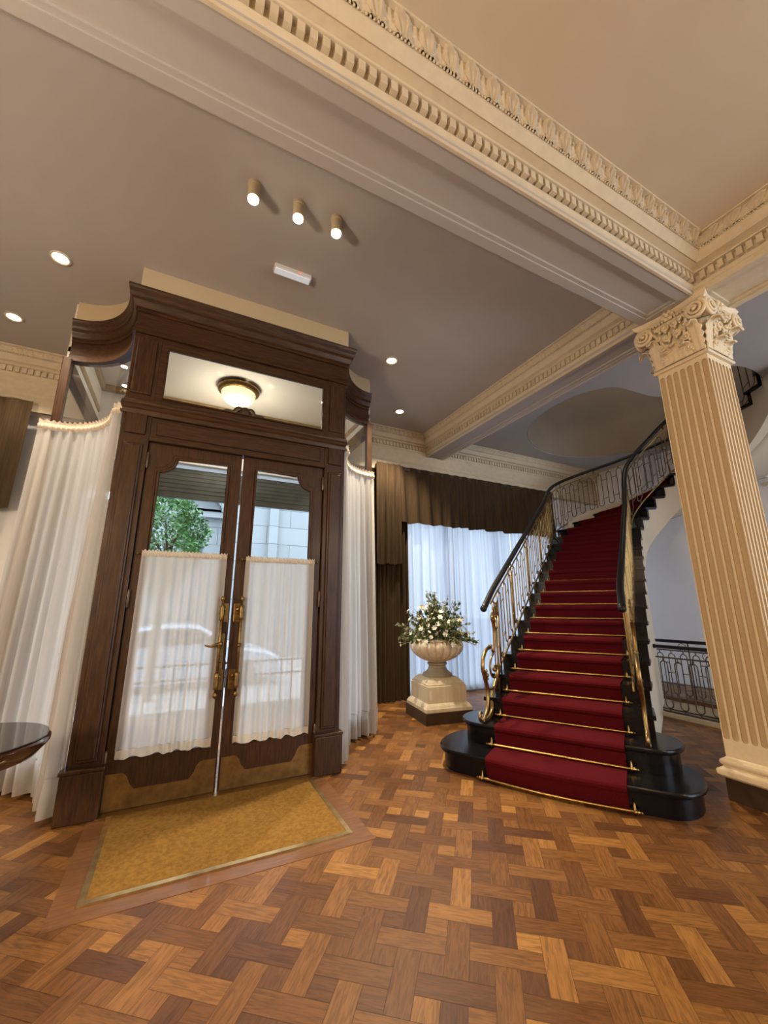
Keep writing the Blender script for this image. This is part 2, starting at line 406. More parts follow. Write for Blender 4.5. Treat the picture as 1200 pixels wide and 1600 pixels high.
b.prism([(x1+w_, y0-w_), (x1+w_, y1), (x1, y1), (x1, y0)], z0, z1)
b.build('border_board', m_border, floor)

# ---- basement stair well: kerb, shaft walls, lower floor
b = MB(); x0, y0, x1, y1 = HOLE
t = 0.05; zb = -2.6
b.box((x0-t, y0-t, zb), (x0, y1+t, -0.12)).box((x1, y0-t, zb), (x1+t, y1+t, -0.12)).box((x0, y0-t, zb), (x1, y0, -0.12)).box((x0, y1, zb), (x1, y1+t, -0.12)).box((x0, y0, zb-.1), (x1, y1, zb))
b.build('wall_basement', m_soffit, label='beige shaft wall of the basement stair well', kind='structure')
b = MB()
b.box((x0-0.06, y0-.06, -0.10), (x0, y1+.06, 0.045)).box((x1, y0-.06, -0.10), (x1+.06, y1+.06, 0.02)).box((x0, y1, -0.10), (x1, y1+.06, 0.045)).box((x0, y0-.06, -0.10), (x1, y0, 0.045))
b.build('trim_1', m_ped, label='pale kerb around the basement stair well', kind='structure')
b = MB(); b.box((x1-0.012, y0, 0.02), (x1+.075, y1, 0.07)); b.build('trim_2', m_border, label='red brown board along the far kerb', kind='structure')

# ---- outer walls
def wall(name, boxes, m, label):
    b = MB()
    for q in boxes: b.box(*q)
    return b.build(name, m, kind='structure', label=label)
DX0, DX1 = -1.15, 1.95       # street entrance opening
WX0, WX1 = 3.05, 7.75        # big street window
YO = 6.0
wall('wall_facade', [((XL-.2, YF, -.12), (DX0, YO, 4.6)), ((DX1, YF, -.12), (WX0, YO, 4.6)), ((WX1, YF, -.12), (XR+.2, YO, 4.6)),
                     ((DX0, YF, 3.2), (DX1, YO, 4.6)), ((WX0, YF, 2.95), (WX1, YO, 4.6)), ((WX0, YF, -.12), (WX1, YO, 0.10))], m_wall, 'street facade wall behind the curtains')
wall('wall_right', [((XR, YN-.2, -.12), (XR+.2, YO, 7.4))], m_wall, 'pale wall beyond the staircase')
wall('wall_left', [((XL-.2, YN-.2, -.12), (XL, YO, 4.6))], m_bulk, 'cream wall on the left of the hall')
wall('wall_near', [((XL-.2, YN-.2, -.12), (4.1, YN, 4.6)), ((7.9, YN-.2, -.12), (XR+.2, YN, 4.6)), ((4.1, YN-.2, -.12), (7.9, YN, .5)), ((4.1, YN-.2, 3.9), (7.9, YN, 4.6))], m_bulk, 'cream wall behind the photographer')  # opening at the right added out of view to let sky light in

# ---- ceiling with the kidney shaped stair opening
def arc(cx, cy, rx, ry, a0, a1, n):
    return [(cx+rx*math.cos(math.radians(a0+(a1-a0)*i/n)), cy+ry*math.sin(math.radians(a0+(a1-a0)*i/n))) for i in range(n+1)]
OPEN = smooth_pts([(p[0], p[1], 0) for p in [(4.98, 2.98), (4.74, 3.3), (4.70, 3.8), (4.90, 4.4), (5.40, 4.86), (6.0, 5.08), (6.7, 5.04), (7.35, 4.65), (7.8, 4.0), (7.92, 3.2), (7.8, 2.5), (7.35, 2.12), (6.75, 2.0), (6.2, 1.93), (5.82, 2.02), (5.74, 2.35), (5.92, 2.70), (5.75, 2.88), (5.35, 2.92)]], 5, True)
OPEN = [(p.x, p.y) for p in OPEN]
b = MB()
b.plate([(XL, YN), (XR, YN), (XR, YF), (XL, YF)], [OPEN], ((0, 0, ZC), (1, 0, 0), (0, 1, 0), (0, 0, 1)), 0.36)
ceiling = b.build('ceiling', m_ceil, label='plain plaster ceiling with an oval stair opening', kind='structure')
# the well above the opening
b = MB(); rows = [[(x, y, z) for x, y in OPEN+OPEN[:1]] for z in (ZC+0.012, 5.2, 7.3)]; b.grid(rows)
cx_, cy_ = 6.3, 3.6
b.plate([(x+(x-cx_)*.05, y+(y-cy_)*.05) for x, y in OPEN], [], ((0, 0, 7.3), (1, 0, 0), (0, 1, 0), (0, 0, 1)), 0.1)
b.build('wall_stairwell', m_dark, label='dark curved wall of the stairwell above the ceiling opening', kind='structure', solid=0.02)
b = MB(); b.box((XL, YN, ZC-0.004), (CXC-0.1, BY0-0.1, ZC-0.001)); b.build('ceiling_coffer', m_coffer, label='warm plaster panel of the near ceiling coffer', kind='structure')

# ---- beams
def panel_soffit(mb, x0, y0, x1, y1, z, m=0.055, d=0.03, r=0.03, near=None):
    """flat soffit with a raised border and a sunk field"""
    n_ = near or m; y0_ = y0; y0 = y0+n_-m
    mb.box((x0, y0_, z), (x1, y0+m, z+.1)).box((x0, y1-m, z), (x1, y1, z+.1)).box((x0, y0+m, z), (x0+m, y1-m, z+.1)).box((x1-m, y0+m, z), (x1, y1-m, z+.1))
    mb.box((x0+m, y0+m, z+d), (x1-m, y1-m, z+.1))
    q = r
    mb.box((x0+m, y0+m, z+.012), (x1-m, y0+m+q, z+d)).box((x0+m, y1-m-q, z+.012), (x1-m, y1-m, z+d))
    mb.box((x0+m, y0+m+q, z+.012), (x0+m+q, y1-m-q, z+d)).box((x1-m-q, y0+m+q, z+.012), (x1-m, y1-m-q, z+d))
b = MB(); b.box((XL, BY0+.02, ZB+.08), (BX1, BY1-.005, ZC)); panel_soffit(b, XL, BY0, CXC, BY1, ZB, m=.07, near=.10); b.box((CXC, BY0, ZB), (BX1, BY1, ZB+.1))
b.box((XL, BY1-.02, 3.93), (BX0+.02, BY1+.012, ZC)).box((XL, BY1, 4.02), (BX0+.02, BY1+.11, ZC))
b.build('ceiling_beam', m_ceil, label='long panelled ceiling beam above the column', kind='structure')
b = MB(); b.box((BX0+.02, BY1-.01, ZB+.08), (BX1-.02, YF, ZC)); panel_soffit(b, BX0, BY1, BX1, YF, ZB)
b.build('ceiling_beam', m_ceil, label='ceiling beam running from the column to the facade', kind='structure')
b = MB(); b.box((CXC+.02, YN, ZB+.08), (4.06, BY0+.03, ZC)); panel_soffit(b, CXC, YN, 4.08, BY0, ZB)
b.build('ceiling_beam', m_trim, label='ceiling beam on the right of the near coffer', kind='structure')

# ---- enriched cornices: plain mouldings, dentils and an acanthus cyma
def ogee(o0, z0, o1, z1, n=5):
    return [(o0+(o1-o0)*(t/n), z0+(z1-z0)*(0.5-0.5*math.cos(PI*t/n))) for t in range(n+1)]
PROF = [(-.012, ZB-.005), (0.006, ZB-.005), (0.006, ZB+.02), (-.002, ZB+.024), (-.002, ZB+.05)]+ogee(.004, ZB+.054, .018, ZB+.076)+[(.018, ZB+.082), (.008, ZB+.086), (.008, ZB+.158), (.05, ZB+.166), (.056, ZB+.174), (.05, ZB+.182), (.045, ZB+.196), (.092, ZB+.208), (.100, ZB+.204), (.104, ZB+.208), (.140, ZB+.252), (.142, ZB+.262), (.142, ZB+.285), (-.012, ZB+.285)]
def leafdisp(u, v):
    """relief of a running acanthus: u along (one leaf per unit), v 0..1 up the cyma"""
    f = u-math.floor(u)-0.5; g = .5-abs(f)
    dart = .50*max(0, 1-(g/.15)**2)*math.sin(PI*min(1, max(0, v/.86)))+.55*max(0, 1-(g/.11)**2)*math.exp(-((v-.78)/.08)**2)
    hole = -1.0*max(0, 1-(g/.13)**2)*math.exp(-((v-.93)/.055)**2)
    wd_ = .45*(1-.18*max(0, (v-.2)))
    if v > .58: wd_ *= math.sqrt(max(.0004, 1-((v-.58)/.38)**2))
    wd_ *= 1-.20*(.5+.5*math.cos(v*2*PI*4.5))
    c = abs(f)/max(1e-3, wd_)
    if c > 1: return -0.30+dart+hole
    phi = math.atan2(f, v*.5+.14)
    ribs = .34*math.cos(phi*13)*(1-c**6)
    vein = -.35*math.exp(-(f/.04)**2)
    hood = 1.1*math.exp(-((v-.80)/.11)**2)*(1-c*c)
    return (1-c**4)*(.25+.40*math.sin(PI*min(1, v*.95)))+ribs+vein+hood
def enriched(name, path, label, m, period=0.15, dent=0.062, os=1.0, dz0=ZB+.088, dz1=ZB+.156, step=0.0075, skip=None, coarse=False):
    root_mb = MB(); sweep(root_mb, path, [(o*os if o > 0 else o, z) for o, z in PROF])
    mt = mitres(path)
    root = root_mb.build(name, m, label=label, kind='structure', autosmooth=35)
    dm = MB(); am = MB(); bd = MB()
    for i in range(len(path)-1):
        A, B = Vector(path[i]), Vector(path[i+1]); L = (B-A).length; d = (B-A)/L; nrm = Vector((-d.y, d.x))
        # dentils
        n = int((L-0.1)/dent)
        for k in range(n):
            s0 = 0.05+(L-0.1-n*dent)/2+k*dent; s1 = s0+dent*0.60
            pa, pb = A+d*s0, A+d*s1
            q = []
            for z in (dz0+.004, dz1):
                for p, o in ((pa, .010), (pb, .010), (pb, .044*os), (pa, .044*os)):
                    r = p+nrm*o; q.append((r.x, r.y, z))
            dm.hexa(q)
        # acanthus cyma: from under the corona's lip to the ceiling
        nl = max(1, round(L/period)); ns = int(L/step)
        rows = []
        for a in range(ns+1):
            t = a/ns; row = []
            m0 = mt[i]*(1-t)+mt[i+1]*t
            for bq in range(18):
                v = bq/17
                o = (.148+.055*(v**1.6))*os; z = ZB+.285+(ZC-.012-ZB-.285)*v
                dd = 0.025*os*leafdisp(t*nl, v)
                r = A+(B-A)*t+m0*(o+dd); row.append((r.x, r.y, z-dd*0.4))
            rows.append(row)
        am.grid(rows)
        # bead row and top lip
        nb = int(L/0.022)
        for k in range(nb):
            r = A+(B-A)*((k+.5)/nb)+(mt[i]*(1-(k+.5)/nb)+mt[i+1]*((k+.5)/nb))*.148*os
            bd.ball((r.x, r.y, ZB+.276), .0085, 5, 3)
    dm.build('dentil_row', m, root); am.build('acanthus_band', m, root, smooth=True, kind=None); bd.build('bead_row', m, root, smooth=True)
    lip = MB(); sweep(lip, path, [(.10*os, ZC-.02), (.212*os, ZC-.014), (.216*os, ZC), (.10*os, ZC)]); lip.build('top_fillet', m, root)
    return root
enriched('trim_3', [(XL, BY0), (CXC, BY0), (CXC, YN)][::-1], 'enriched plaster cornice around the near coffer', m_trim)
enriched('trim_4', [(XL, YF-.12), (DX0+.02, YF-.12)][::-1], 'enriched plaster cornice above the left dark curtain', m_trim, os=.62, period=.09)
enriched('trim_5', [(BX0, BY1+.03), (BX0, YF-.12), (DX1-.02, YF-.12)], 'enriched plaster cornice of the entrance bay and cross beam', m_trim, os=.62, period=.09)
enriched('trim_6', [(XR, YF-.12), (BX1, YF-.12), (BX1, BY1+.03)], 'enriched plaster cornice above the staircase window', m_trim, os=.62, period=.09)
# architrave and frieze above the curtains
ARC = [(-.03, 3.52), (.0, 3.52), (.0, 3.60), (.012, 3.605), (.012, 3.68), (.03, 3.70), (.034, 3.715), (.012, 3.72), (.012, 3.872), (-.03, 3.872)]
for i, (xa, xb, lab) in enumerate([(XL, DX0+.02, 'plaster frieze above the left dark curtain'), (DX1-.02, XR, 'long plaster frieze above the brown valance')]):
    b = MB(); sweep(b, [(xb, YF-.12), (xa, YF-.12)], ARC); b.box((xa, YF-.13, 3.52), (xb, YF+.01, 3.87))
    b.build('trim_%d' % (7+i), m_trim, label=lab, kind='structure', autosmooth=35)
b = MB(); b.box((XR-.015, YN, 3.18), (XR+.01, 2.72, 3.24)); b.build('trim_9', m_trim, label='string course on the right wall', kind='structure')

# ================================================================== ENTRANCE PORTAL
PX0, PX1, PY = -0.55, 1.345, 3.55
def wing_pts(side, off=0.0, n=14):
    """plan curve from the portal corner outwards"""
    out = []
    for i in range(n+1):
        t = PI/2*i/n
        x = 0.6*(1-math.cos(t)); y = PY+0.75*math.sin(t)
        nx, ny = math.cos(t)*0.75, -math.sin(t)*0.6     # towards the room
        # outward (room side) normal of the concave curve
        l = math.hypot(math.cos(t)/0.6, math.sin(t)/0.75); nx, ny = math.cos(t)/0.6/l, -math.sin(t)/0.75/l
        X = (PX1+x) if side > 0 else (PX0-x)
        out.append((X+(nx*off if side > 0 else -nx*off), y+ny*off))
    return out
front = wing_pts(-1)[::-1]+wing_pts(1)      # from the left tip to the right tip; room is on the RIGHT
path = front[::-1]                            # room on the left
portal_root = empty('door_surround', (0.4, PY, 0), 'dark mahogany entrance portal with curved glazed wings', 'doorway', kind='structure')
CORN = [(-.06, 3.60), (.022, 3.60), (.022, 3.625), (.012, 3.64), (.012, 3.665), (-.0, 3.67), (.0, 3.80), (.012, 3.805), (.012, 3.83)]+ogee(.02, 3.835, .055, 3.895, 6)+[(.06, 3.90), (.06, 3.915)]+ogee(.064, 3.92, .088, 3.985, 5)+[(.09, 4.0), (-.06, 4.0)]
b = MB(); sweep(b, path, CORN); b.build('cornice', m_woodh, portal_root, autosmooth=40)
b = MB(); sweep(b, path, [(-.06, 3.999), (.012, 3.999), (.012, ZC+.01), (-.06, ZC+.01)]); b.build('wall_bulkhead', m_bulk, label='cream plaster bulkhead above the entrance cornice', kind='structure', autosmooth=40)
for side in (-1, 1):
    wp = wing_pts(side); wp = wp if side < 0 else wp[::-1]     # keep the room on the left ... direction fixed below
    if side < 0: wp = wing_pts(-1)[::1]; wp = wp[::1]
    pth = [p for p in path if (p[0] <= PX0+1e-6 if side < 0 else p[0] >= PX1-1e-6)]
    b = MB(); sweep(b, pth, [(-.035, 2.93), (.018, 2.93), (.025, 2.95), (.018, 2.985), (-.035, 2.985)]); b.build('wing_rail', m_woodh, portal_root, autosmooth=40)
    b = MB(); sweep(b, pth, [(-.035, 0), (.02, 0), (.02, .22), (.012, .25), (-.035, .25)]); b.build('wing_base', m_woodh, portal_root, autosmooth=40)
    rows = [[(p[0], p[1], z) for p in pth] for z in (2.98, 3.61)]; g = MB(); g.grid(rows); g.build('wing_glass', m_wglass, portal_root, smooth=True)
    rows = [[(p[0], p[1], z) for p in pth] for z in (0.24, 2.94)]; g = MB(); g.grid(rows); g.build('wing_glass', m_glass, portal_root, smooth=True)
    tx = wp[-1][0] if side < 0 else wing_pts(1)[-1][0]; ty = PY+.75
    b = MB(); b.bbox((tx-.035, ty-.035, 0), (tx+.035, ty+.035, 3.62), .008); b.build('wing_post', m_wood, portal_root)
    # side of the vestibule back to the facade
    b = MB(); b.box((tx-.025, ty+.03, 0), (tx+.025, YF, .9)).box((tx-.025, ty+.03, 3.60), (tx+.025, YF, ZC)); b.build('side_panel', m_ceilv, portal_root)
    ix = tx-.03*side; sx_ = -side
    b = MB(); b.bbox((tx-.04, ty+.03, 3.47), (tx+.04, YF, 3.61), .01).bbox((tx-.04, ty+.03, .88), (tx+.04, YF, .96), .01); b.build('side_rail', m_wood, portal_root)
    b = MB(); b.bbox((tx-.04, ty+.03, 3.70), (tx+.04, YF, 3.775), .012).bbox((min(tx, tx+.07*sx_), ty+.03, 3.995), (max(tx, tx+.07*sx_), YF, 4.062), .012); b.build('gilt_moulding', m_goldtrim, portal_root)
    b = MB(); b.box((tx-.003, ty+.03, .95), (tx+.003, YF, 3.48)); b.build('side_glass', m_glass, portal_root)
# posts with raised strips and bases
for xa, xb in ((PX0, -0.345), (1.14, PX1)):
    b = MB(); b.bbox((xa, PY, 0), (xb, PY+.12, 3.61), .006)
    b.bbox((xa+.035, PY-.018, .34), (xb-.035, PY+.01, 2.62), .008).bbox((xa+.05, PY-.028, .36), (xb-.05, PY, 2.60), .008)
    b.bbox((xa+.03, PY-.016, 3.05), (xb-.03, PY+.01, 3.56), .008)
    b.bbox((xa+.03, PY-.022, 2.70), (xb-.03, PY+.01, 2.87), .008)
    b.build('post', m_wood, portal_root)
    b = MB(); b.bbox((xa-.02, PY-.05, 0), (xb+.015, PY+.1, .29), .008).bbox((xa-.028, PY-.055, .29), (xb+.02, PY+.1, .315), .006); b.build('post_base', m_wood, portal_root)
for xa in (-.375, 1.105):
    b = MB(); b.bbox((xa, PY+.062, 0.012), (xa+.065, PY+.12, 2.70), .006); b.build('light_gap_stop', m_wood, portal_root)  # strips added behind the leaves to block daylight at the jamb gaps
# head: moulded band, frieze panel, transom frame
b = MB(); sweep(b, [(PX1+.0, PY), (PX0, PY)], [(-.05, 2.865), (.02, 2.865), (.026, 2.88), (.026, 2.90)]+ogee(.03, 2.905, .055, 2.94)+[(.058, 2.945), (.058, 2.965), (.02, 2.985), (.02, 3.0), (-.05, 3.0)]); b.build('head_moulding', m_woodh, portal_root, autosmooth=40)
b = MB(); b.box((-.345, PY+.01, 2.66), (1.14, PY+.11, 2.87)).bbox((-.30, PY-.004, 2.715), (1.095, PY+.03, 2.845), .008).bbox((-.345, PY-.016, 2.655), (1.14, PY+.05, 2.69), .008)
b.build('frieze_panel', m_woodh, portal_root)
b = MB(); b.plate([(-.345, 2.99), (1.14, 2.99), (1.14, 3.61), (-.345, 3.61)], [[(-.285, 3.045), (1.10, 3.045), (1.10, 3.515), (-.285, 3.515)]], ((0, PY+.035, 0), (1, 0, 0), (0, 0, 1), (0, -1, 0)), 0.03)
tf = b.build('transom_frame', m_woodh, portal_root)
b = MB(); b.tube([(-.285, PY, 3.045), (1.10, PY, 3.045), (1.10, PY, 3.515), (-.285, PY, 3.515)], .011, 6, closed=True); b.build('glazing_bead', m_woodh, tf)
b = MB(); b.box((-.29, PY+.02, 3.04), (1.105, PY+.026, 3.52)); b.build('transom_glass', m_tglass, tf)

# ---- vestibule: ceiling, its lamp, carved cresting
b = MB(); b.prism([(x, y+.03) for x, y in front]+[(PX1+.6, YF), (PX0-.6, YF)], 4.06, 4.10); b.build('ceiling_vestibule', m_ceilv, label='pale ceiling inside the entrance vestibule', kind='structure')
vl = empty('ceiling_lamp', (.42, 4.93, 4.06), 'glowing bowl lamp with ornate bronze ring seen through the transom', 'lamp')
b = MB(); b.lathe([(.20, 0), (.235, -.01), (.255, -.035), (.25, -.06), (.225, -.085), (.21, -.09)], (.42, 4.93, 4.06), 48, lambda i, a: 1+.035*math.sin(a*24)*(i in (1, 2, 3))); b.build('lamp_ring', m_oldbrass, vl, smooth=True)
b = MB(); b.lathe([(.205, -.085), (.20, -.13), (.17, -.18), (.12, -.215), (.05, -.235), (.005, -.24)], (.42, 4.93, 4.06), 40); b.build('glass_bowl', m_bowl, vl, smooth=True)
lamp('vestibule_light', 'POINT', (.42, 4.93, 3.55), 13, (1.0, .90, .74), 0.15)
b = MB()
for sgn in (-1, 1):
    P = smooth_pts([(.40+sgn*x, PY+.32, 3.12+z) for x, z in [(.0, .10), (.06, .13), (.10, .08), (.17, .08), (.22, .03), (.30, .01), (.36, -.05)]], 4)
    b.tube(P, [.028-.012*i/len(P) for i in range(len(P))], 8)
    for k, (x, z) in enumerate([(.05, .06), (.12, .04), (.19, .0), (.26, -.03), (.32, -.07), (.09, -.03), (.2, -.06)]): b.ball((.40+sgn*x, PY+.32, 3.11+z), .055, 8, 5, (1.2, .5, 1))
b.ball((.40, PY+.31, 3.20), .06, 10, 6, (1, .5, 1.3)); b.bbox((-.02, PY+.29, 2.965), (.82, PY+.36, 3.06), .01); b.bbox((.18, PY+.295, 3.05), (.62, PY+.345, 3.13), .01)
b.build('carved_cresting', m_iron, smooth=True, label='dark carved ornament standing below the lamp behind the transom', cat='ornament')
b = MB(); b.bbox((PX0-.58, YF-.09, 3.995), (PX1+.58, YF, 4.062), .012); b.build('gilt_moulding', m_goldtrim, portal_root)
for x, y, lab in ((-.83, 5.02, 'upper one of two small ceiling lights seen through the left curved pane'), (-.87, 5.50, 'lower one of two small ceiling lights seen through the left curved pane'), (1.5, 4.8, 'small ceiling light right of the bowl lamp behind the transom')):
    b = MB(); b.lathe([(.05, 0), (.05, -.008), (.035, -.01)], (x, y, 4.06), 20); o = b.build('recessed_light', m_lampring, label=lab, cat='ceiling light')
    b = MB(); b.lathe([(.034, -.004), (.034, -.011)], (x, y, 4.06), 20); b.build('lamp_lens', m_lamp, o)

# ---- two door leaves
def leaf_outline(x0, x1, z0, z1, r, side):
    """opening with a scooped upper outer corner"""
    P = [(x0, z0), (x1, z0)]
    sc = [(r*math.cos(math.radians(a)), r*math.sin(math.radians(a))) for a in range(180, 271, 10)]
    if side > 0:   # outer corner on the right
        P += [(x1, z1-r)]+[(x1-r*math.sin(math.radians(a)), z1-r*math.cos(math.radians(a))) for a in range(5, 86, 10)]+[(x1-r, z1), (x0, z1)]
    else:
        P += [(x1, z1), (x0+r, z1)]+[(x0+r*math.cos(math.radians(a)), z1-r*math.sin(math.radians(a))) for a in range(5, 86, 10)]+[(x0, z1-r)]
    return P
YD = PY+.03       # face of the leaves
def door(name, x0, x1, gx0, gx1, side, label):
    root = empty(name, ((x0+x1)/2, YD, 0), label, 'door', kind='structure')
    gl = leaf_outline(gx0, gx1, .33, 2.545, .125, side)
    b = MB(); b.plate([(x0, .006), (x1, .006), (x1, 2.655), (x0, 2.655)], [gl], ((0, YD+.026, 0), (1, 0, 0), (0, 0, 1), (0, -1, 0)), .026)
    fr = b.build('leaf_frame', m_wood, root)
    b = MB(); b.tube([(x, YD-.002, z) for x, z in gl], .014, 6, closed=True); b.tube([(x, YD+.004, z) for x, z in leaf_outline(gx0-.028, gx1+.028, .302, 2.573, .125, side)], .006, 5, closed=True)
    b.build('glazing_bead', m_wood, fr)
    b = MB(); b.box((gx0-.01, YD+.012, .32), (gx1+.01, YD+.018, 2.555)); b.build('pane', m_glass, root)
    # kick plate with a dropped centre
    m = .012; h, l = .235, .125
    kp = [(x0+m, .012), (x1-m, .012), (x1-m, h), (x1-m-.09, h)]+[(x1-m-.09-.06*math.sin(t), l+(h-l)*math.cos(t)) for t in (.4, .8, 1.2)]+[(x1-.19, l), (x0+.19, l)]+[(x0+m+.09+.06*math.sin(t), l+(h-l)*math.cos(t)) for t in (1.2, .8, .4)]+[(x0+m+.09, h), (x0+m, h)]
    b = MB(); b.plate(kp, [], ((0, YD, 0), (1, 0, 0), (0, 0, 1), (0, -1, 0)), .004); b.build('kick_plate', m_kick, root)
    # pull handle on two brackets
    sx = (x1-.045) if side < 0 else (x0+.05); dx = -.018 if side < 0 else .018
    h = MB(); hx = sx+dx
    h.tube([(hx, YD-.07, .70), (hx, YD-.07, 1.40)], .011, 10)
    for z in (.79, 1.30): h.lathe([(.012, -.06), (.02, -.055), (.017, -.03), (.02, 0), (.017, .03), (.02, .055), (.012, .06)], (hx, YD-.07, z), 12)
    for z in (.69, 1.41): h.ball((hx, YD-.07, z), .018, 10, 6, (1, 1, 1.3))
    h.ball((hx, YD-.07, 1.05), .02, 10, 6)
    hh = h.build('pull_handle', m_oldbrass, root, smooth=True)
    p = MB()
    for z in (.79, 1.30):
        p.bbox((sx-.035, YD-.012, z-.075), (sx+.035, YD+.002, z+.075), .006); p.tube([(sx, YD, z), (hx, YD-.07, z)], .013, 8); p.ball((sx-dx*.2, YD-.015, z+.03), .016, 8, 5)
    p.build('mounting_plate', m_oldbrass, hh, smooth=False)
    if side < 0:
        p = MB(); p.bbox((sx-.022, YD-.01, .86), (sx+.022, YD+.002, 1.14), .006); p.ball((sx, YD-.012, .93), .014, 8, 5)
        q = p.build('lock_plate', m_oldbrass, root)
        p = MB(); p.tube(smooth_pts([(sx, YD-.005, 1.06), (sx, YD-.06, 1.06), (sx-.03, YD-.085, 1.065), (sx-.08, YD-.085, 1.05), (sx-.125, YD-.08, 1.06)], 4), [.012]*12+[.009]*3+[.008, .005], 8); p.ball((sx-.01, YD-.08, 1.065), .02, 8, 5)
        p.build('lever', m_oldbrass, q, smooth=True)
    ex = x0 if side < 0 else x1
    for z in (.32, 1.41, 2.50):
        p = MB(); p.lathe([(.006, -.07), (.012, -.06), (.012, .06), (.006, .07)], (ex, YD-.012, z), 10); p.build('hinge', m_iron, root, smooth=True)
    return root
door('door_1', -.338, .383, -.25, .28, -1, 'left mahogany glazed door leaf with brass lever handle')
door('door_2', .398, 1.133, .51, 1.025, 1, 'right mahogany glazed door leaf without lever')

# ================================================================== COLUMN
cx0, cx1, cy0, cy1 = 3.665, 4.045, 1.395, 1.775
colr = empty('column', ((cx0+cx1)/2, (cy0+cy1)/2, 0), 'square fluted cream column with a carved capital beside the red staircase', 'column', kind='thing')
b = MB(); b.bbox((cx0-.022, cy0-.022, 0), (cx1+.022, cy1+.022, .152), .006); b.build('plinth', m_plinth, colr)
b = MB(); sq = [(cx0, cy0), (cx0, cy1), (cx1, cy1), (cx1, cy0)]     # clockwise: outside on the left
def ring_sweep(mb, sq, prof):
    n = len(sq); mt = mitres(sq, True); rows = []
    for p, q in list(zip(sq, mt))+[(sq[0], mt[0])]: rows.append([(p[0]+q.x*o, p[1]+q.y*o, z) for o, z in prof])
    mb.grid(rows)
ring_sweep(b, sq, [(-.05, .15), (.035, .15), (.05, .165), (.052, .19)]+ogee(.05, .2, .022, .215, 4)+[(.018, .225), (.03, .235), (.034, .25), (.028, .265), (.008, .275), (.0, .285), (-.05, .285)])
b.build('base_moulding', m_col, colr, autosmooth=40)
b = MB()
ZS0, ZS1 = .28, 3.375
F0, F1 = .40, 3.325
NF = 7
def flute_face(mb, P0, ax, nrm, width):
    P0 = Vector(P0); ax = Vector(ax); nrm = Vector(nrm)
    c = width/NF
    def T(x, z, d): q = P0+ax*x-nrm*d; return (q.x, q.y, z)
    mb.add([T(0, ZS0, 0), T(width, ZS0, 0), T(width, F0-.03, 0), T(0, F0-.03, 0)], [(0, 1, 2, 3)])
    mb.add([T(0, F1+.03, 0), T(width, F1+.03, 0), T(width, ZS1, 0), T(0, ZS1, 0)], [(0, 1, 2, 3)])
    r = c*0.36
    for k in range(NF):
        xc = c*(k+.5); loop = []; rect = []; cen = []
        n = 8
        for i in range(n+1):
            a = PI+PI*i/n   # bottom arc, from the left to the right
            x, z = r*math.cos(a), r*math.sin(a); loop.append((xc+x, F0+r+z)); cen.append(F0+r)
            q = max(abs(math.cos(a)), abs(math.sin(a))); rect.append((xc+c/2*math.cos(a)/q, F0-.03 if abs(math.sin(a))/q > .999 else F0-.03+(r+.03)*(1+math.sin(a)/q)))
        for i in range(n+1):
            a = PI*i/n
            x, z = r*math.cos(a), r*math.sin(a); loop.append((xc+x, F1-r+z)); cen.append(F1-r)
            q = max(abs(math.cos(a)), abs(math.sin(a))); rect.append((xc+c/2*math.cos(a)/q, F1+.03-(r+.03)*(1-math.sin(a)/q)))
        m = len(loop)
        mb.cur = 0
        rows = [[T(x, z, 0) for x, z in rect], [T(x, z, 0) for x, z in loop]]
        mb.grid(rows, True)
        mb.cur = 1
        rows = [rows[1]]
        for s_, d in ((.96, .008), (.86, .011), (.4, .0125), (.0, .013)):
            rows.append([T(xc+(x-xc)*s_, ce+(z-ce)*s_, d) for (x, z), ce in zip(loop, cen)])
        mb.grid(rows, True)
    mb.cur = 0
wd = cx1-cx0
flute_face(b, (cx0, cy1, 0), (0, -1, 0), (-1, 0, 0), wd); flute_face(b, (cx0, cy0, 0), (1, 0, 0), (0, -1, 0), wd)
flute_face(b, (cx1, cy0, 0), (0, 1, 0), (1, 0, 0), wd); flute_face(b, (cx1, cy1, 0), (-1, 0, 0), (0, 1, 0), wd)
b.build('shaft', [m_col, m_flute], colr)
# ---- capital
b = MB(); ring_sweep(b, sq, [(-.05, 3.365), (.022, 3.365), (.028, 3.375), (.024, 3.39), (.006, 3.395), (.004, 3.41), (.006, 3.6), (.02, 3.7), (.05, 3.77), (.062, 3.785), (-.05, 3.79)])
cap = b.build('capital', m_col, colr, autosmooth=40)
mx, my = (cx0+cx1)/2, (cy0+cy1)/2; hw = wd/2
def facemap(fi):
    """local (x along face, z, out) -> world for face fi"""
    ax = [Vector((0, -1, 0)), Vector((1, 0, 0)), Vector((0, 1, 0)), Vector((-1, 0, 0))][fi]
    nr = [Vector((-1, 0, 0)), Vector((0, -1, 0)), Vector((1, 0, 0)), Vector((0, 1, 0))][fi]
    def T(x, z, o): q = Vector((mx, my, 0))+nr*(hw+o)+ax*x; return (q.x, q.y, z)
    return T
def ab(z, e): # abacus with hollow sides
    P = []
    for fi in range(4):
        T = facemap(fi)
        for i in range(-6, 6):
            x = (hw+.085+e)*i/6*0.93; P.append(T(x, z, .085+e-.05*(1-(i/6)**2))[:2])
    return P[::1]
b = MB()
lay = [(3.80, -.02), (3.815, .0), (3.83, .0), (3.835, .012), (3.866, .03), (3.872, .03)]
rows = [[(x, y, z) for x, y in ab(z, e)] for z, e in lay]; b.grid(rows, True)
b.add(rows[0], [tuple(range(len(rows[0])))]); b.add(rows[-1], [tuple(range(len(rows[-1])))])
b.build('abacus', m_col, cap, autosmooth=40)
